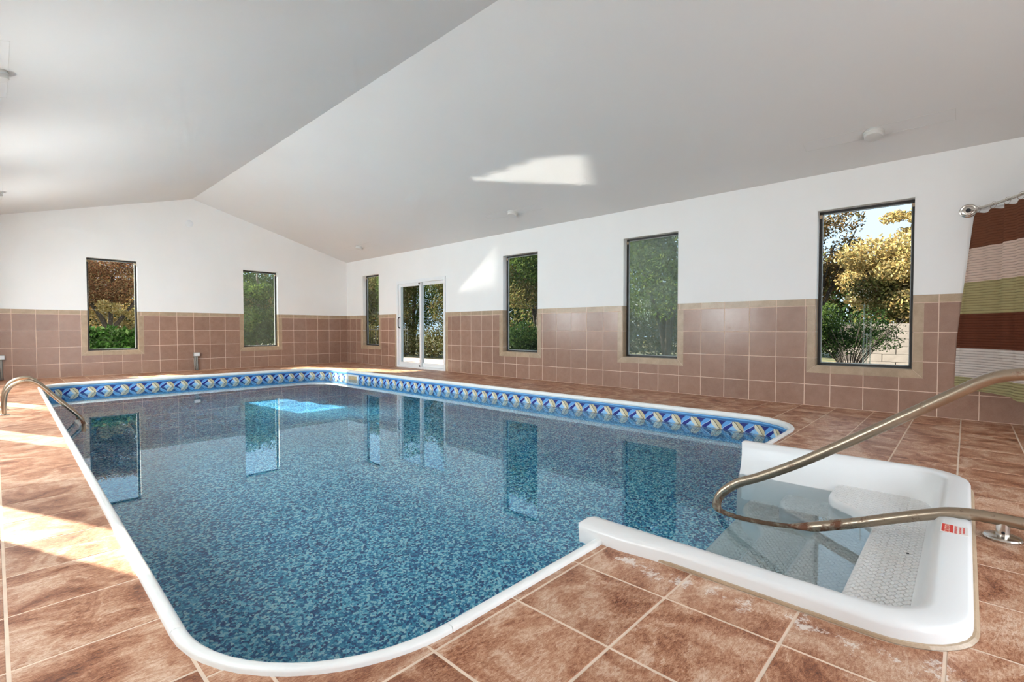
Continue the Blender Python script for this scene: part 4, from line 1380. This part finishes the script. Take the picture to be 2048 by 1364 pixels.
tree('tree', (5.0, -2.6), 'broad green tree outside the window next to sliding door', 'tree', fan(3.2, 1.0, 5, 10, .09), blob(0, 0, 2.7, 1.7, 1.9, 1.7, 18, 18, .42), 9000, .065, 'green', 91, extra=[(blob(-.5, 0, 2.4, 1.3, 1.5, 1.3, 10, 20, .35), 4200, .055, 'olive')])
tree('shrub', (3.5, -3.3), 'low dark yew shrub outside the window next to sliding door', 'shrub', [], blob(0, 0, .5, .8, .8, .7, 14, 22, .5), 5000, .05, 'dark', 95)
tree('tree', (5.4, -6.6), 'dark green tree behind the fogged window', 'tree', fan(3.4, 1.0, 5, 12, .09), blob(0, 0, 2.4, 1.8, 1.8, 2.2, 18, 24, .42), 9000, .065, 'green', 101)
tree('maple_tree', (7.2, -11.45), 'golden yellow maple filling the large clear window', 'tree', fan(2.8, 1.3, 6, 14, .08),
     blob(0, 0, 2.05, 1.75, 1.55, 1.05, 26, 26, .40), 15000, .060, 'yellow', 111,
     extra=[(blob(.6, .25, 3.55, .7, .5, .38, 8, 27, .4), 700, .055, 'yellow'), (blob(-.4, .2, 1.6, 1.3, 1.4, .8, 8, 29, .35), 2600, .05, 'olive')])
tree('tree', (9.6, -9.0), 'sparse brown-leaved tree against the sky by large window', 'tree', fan(3.9, 1.1, 14, 16, .06),
     blob(0, -.1, 3.0, 1.35, 1.6, 2.0, 44, 28, .24), 5200, .070, 'brown', 121)
tree('shrub', (2.75, -10.95), 'dark twiggy shrub at foot of the large clear window', 'shrub', fan(1.30, .95, 42, 18, .0085),
     blob(0, .05, .88, .62, .85, .50, 26, 30, .34), 3600, .026, 'dark', 131, extra=[(blob(0, .5, 1.0, .5, .45, .5, 10, 33, .45), 2600, .03, 'green')])

# iron fence
fn = empty('iron_fence', (3.2, 3.0, gz), 'black iron picket fence along edge of the patio', 'fence')
y = -1.2
while y < 5.0:
    m = MB(); m.box(-.008, .008, y - .008, y + .008, 0.0, 1.08); m.build('picket', 'iron', fn); y += 0.115
for z in (0.14, 0.98):
    m = MB(); m.box(-.014, .014, -1.25, 5.0, z, z + .03); m.build('rail', 'iron', fn)

# pale block wall outside the large window
gw = empty('garden_wall', (4.6, -11.55, gz), 'pale sunlit block wall outside the large clear window', 'garden wall')
m = MB(); m.box(-.07, .07, -1.4, 1.05, 0, 1.12); m.build('core', 'mortar', gw)
bm_ = MB(); bm_.box(-.01, .01, -.19, .19, -.068, .068, .003)
bo = bm_.build('block', 'pale_block', gw); first = True
for r in range(8):
    yy = -1.2 + (0.2 if r % 2 else 0)
    while yy < 0.86:
        if first: b = bo; first = False
        else: b = bo.copy(); COL.objects.link(b); b.parent = gw
        b.location = (-.078, yy, .07 + r * .14); yy += 0.39

# hedge behind the fence
tree('hedge', (4.1, 3.2), 'unclipped dark hedge growing behind the iron fence', 'hedge', [], [((random.uniform(-.25, .25), -4.6 + 0.36 * k, .45 + .2 * random.random()), (.42, .42, .55 + .2 * random.random())) for k in range(28)], 9000, .05, 'olive', 141)
tree('hedge', (7.6, -5.4), 'tall dark hedge far behind the fogged window', 'hedge', [], [((random.uniform(-.4, .4), -3.4 + 0.4 * k, 1.0 + .3 * random.random()), (.7, .6, 1.1 + .4 * random.random())) for k in range(18)], 8000, .07, 'green', 151)

# far belt of trees
rg = random.Random(5); belts = {'b': ([], []), 'r': ([], [])}
for k in range(30):
    belts['b'][k % 2].append(((-11 + 0.68 * k, rg.uniform(13.0, 14.6), rg.uniform(.8, 2.2)), (rg.uniform(1.2, 2.0), 1.3, rg.uniform(1.4, 2.3))))
for k in range(38):
    belts['r'][(k + 1) % 2].append(((rg.uniform(13.6, 15.4), -14 + 0.68 * k, rg.uniform(.8, 2.2)), (1.3, rg.uniform(1.2, 2.0), rg.uniform(1.3, 2.2))))
for key, lab in (('b', 'distant belt of autumn trees behind the gable windows'), ('r', 'distant belt of autumn trees beyond the long wall')):
    bt = empty('treeline', (0, 0, gz), lab, 'trees', kind='stuff')
    leaves('crown', bt, belts[key][0], 15000, .12, 'olive', 201)['kind'] = 'stuff'
    leaves('crown', bt, belts[key][1], 15000, .12, 'dark', 202)['kind'] = 'stuff'
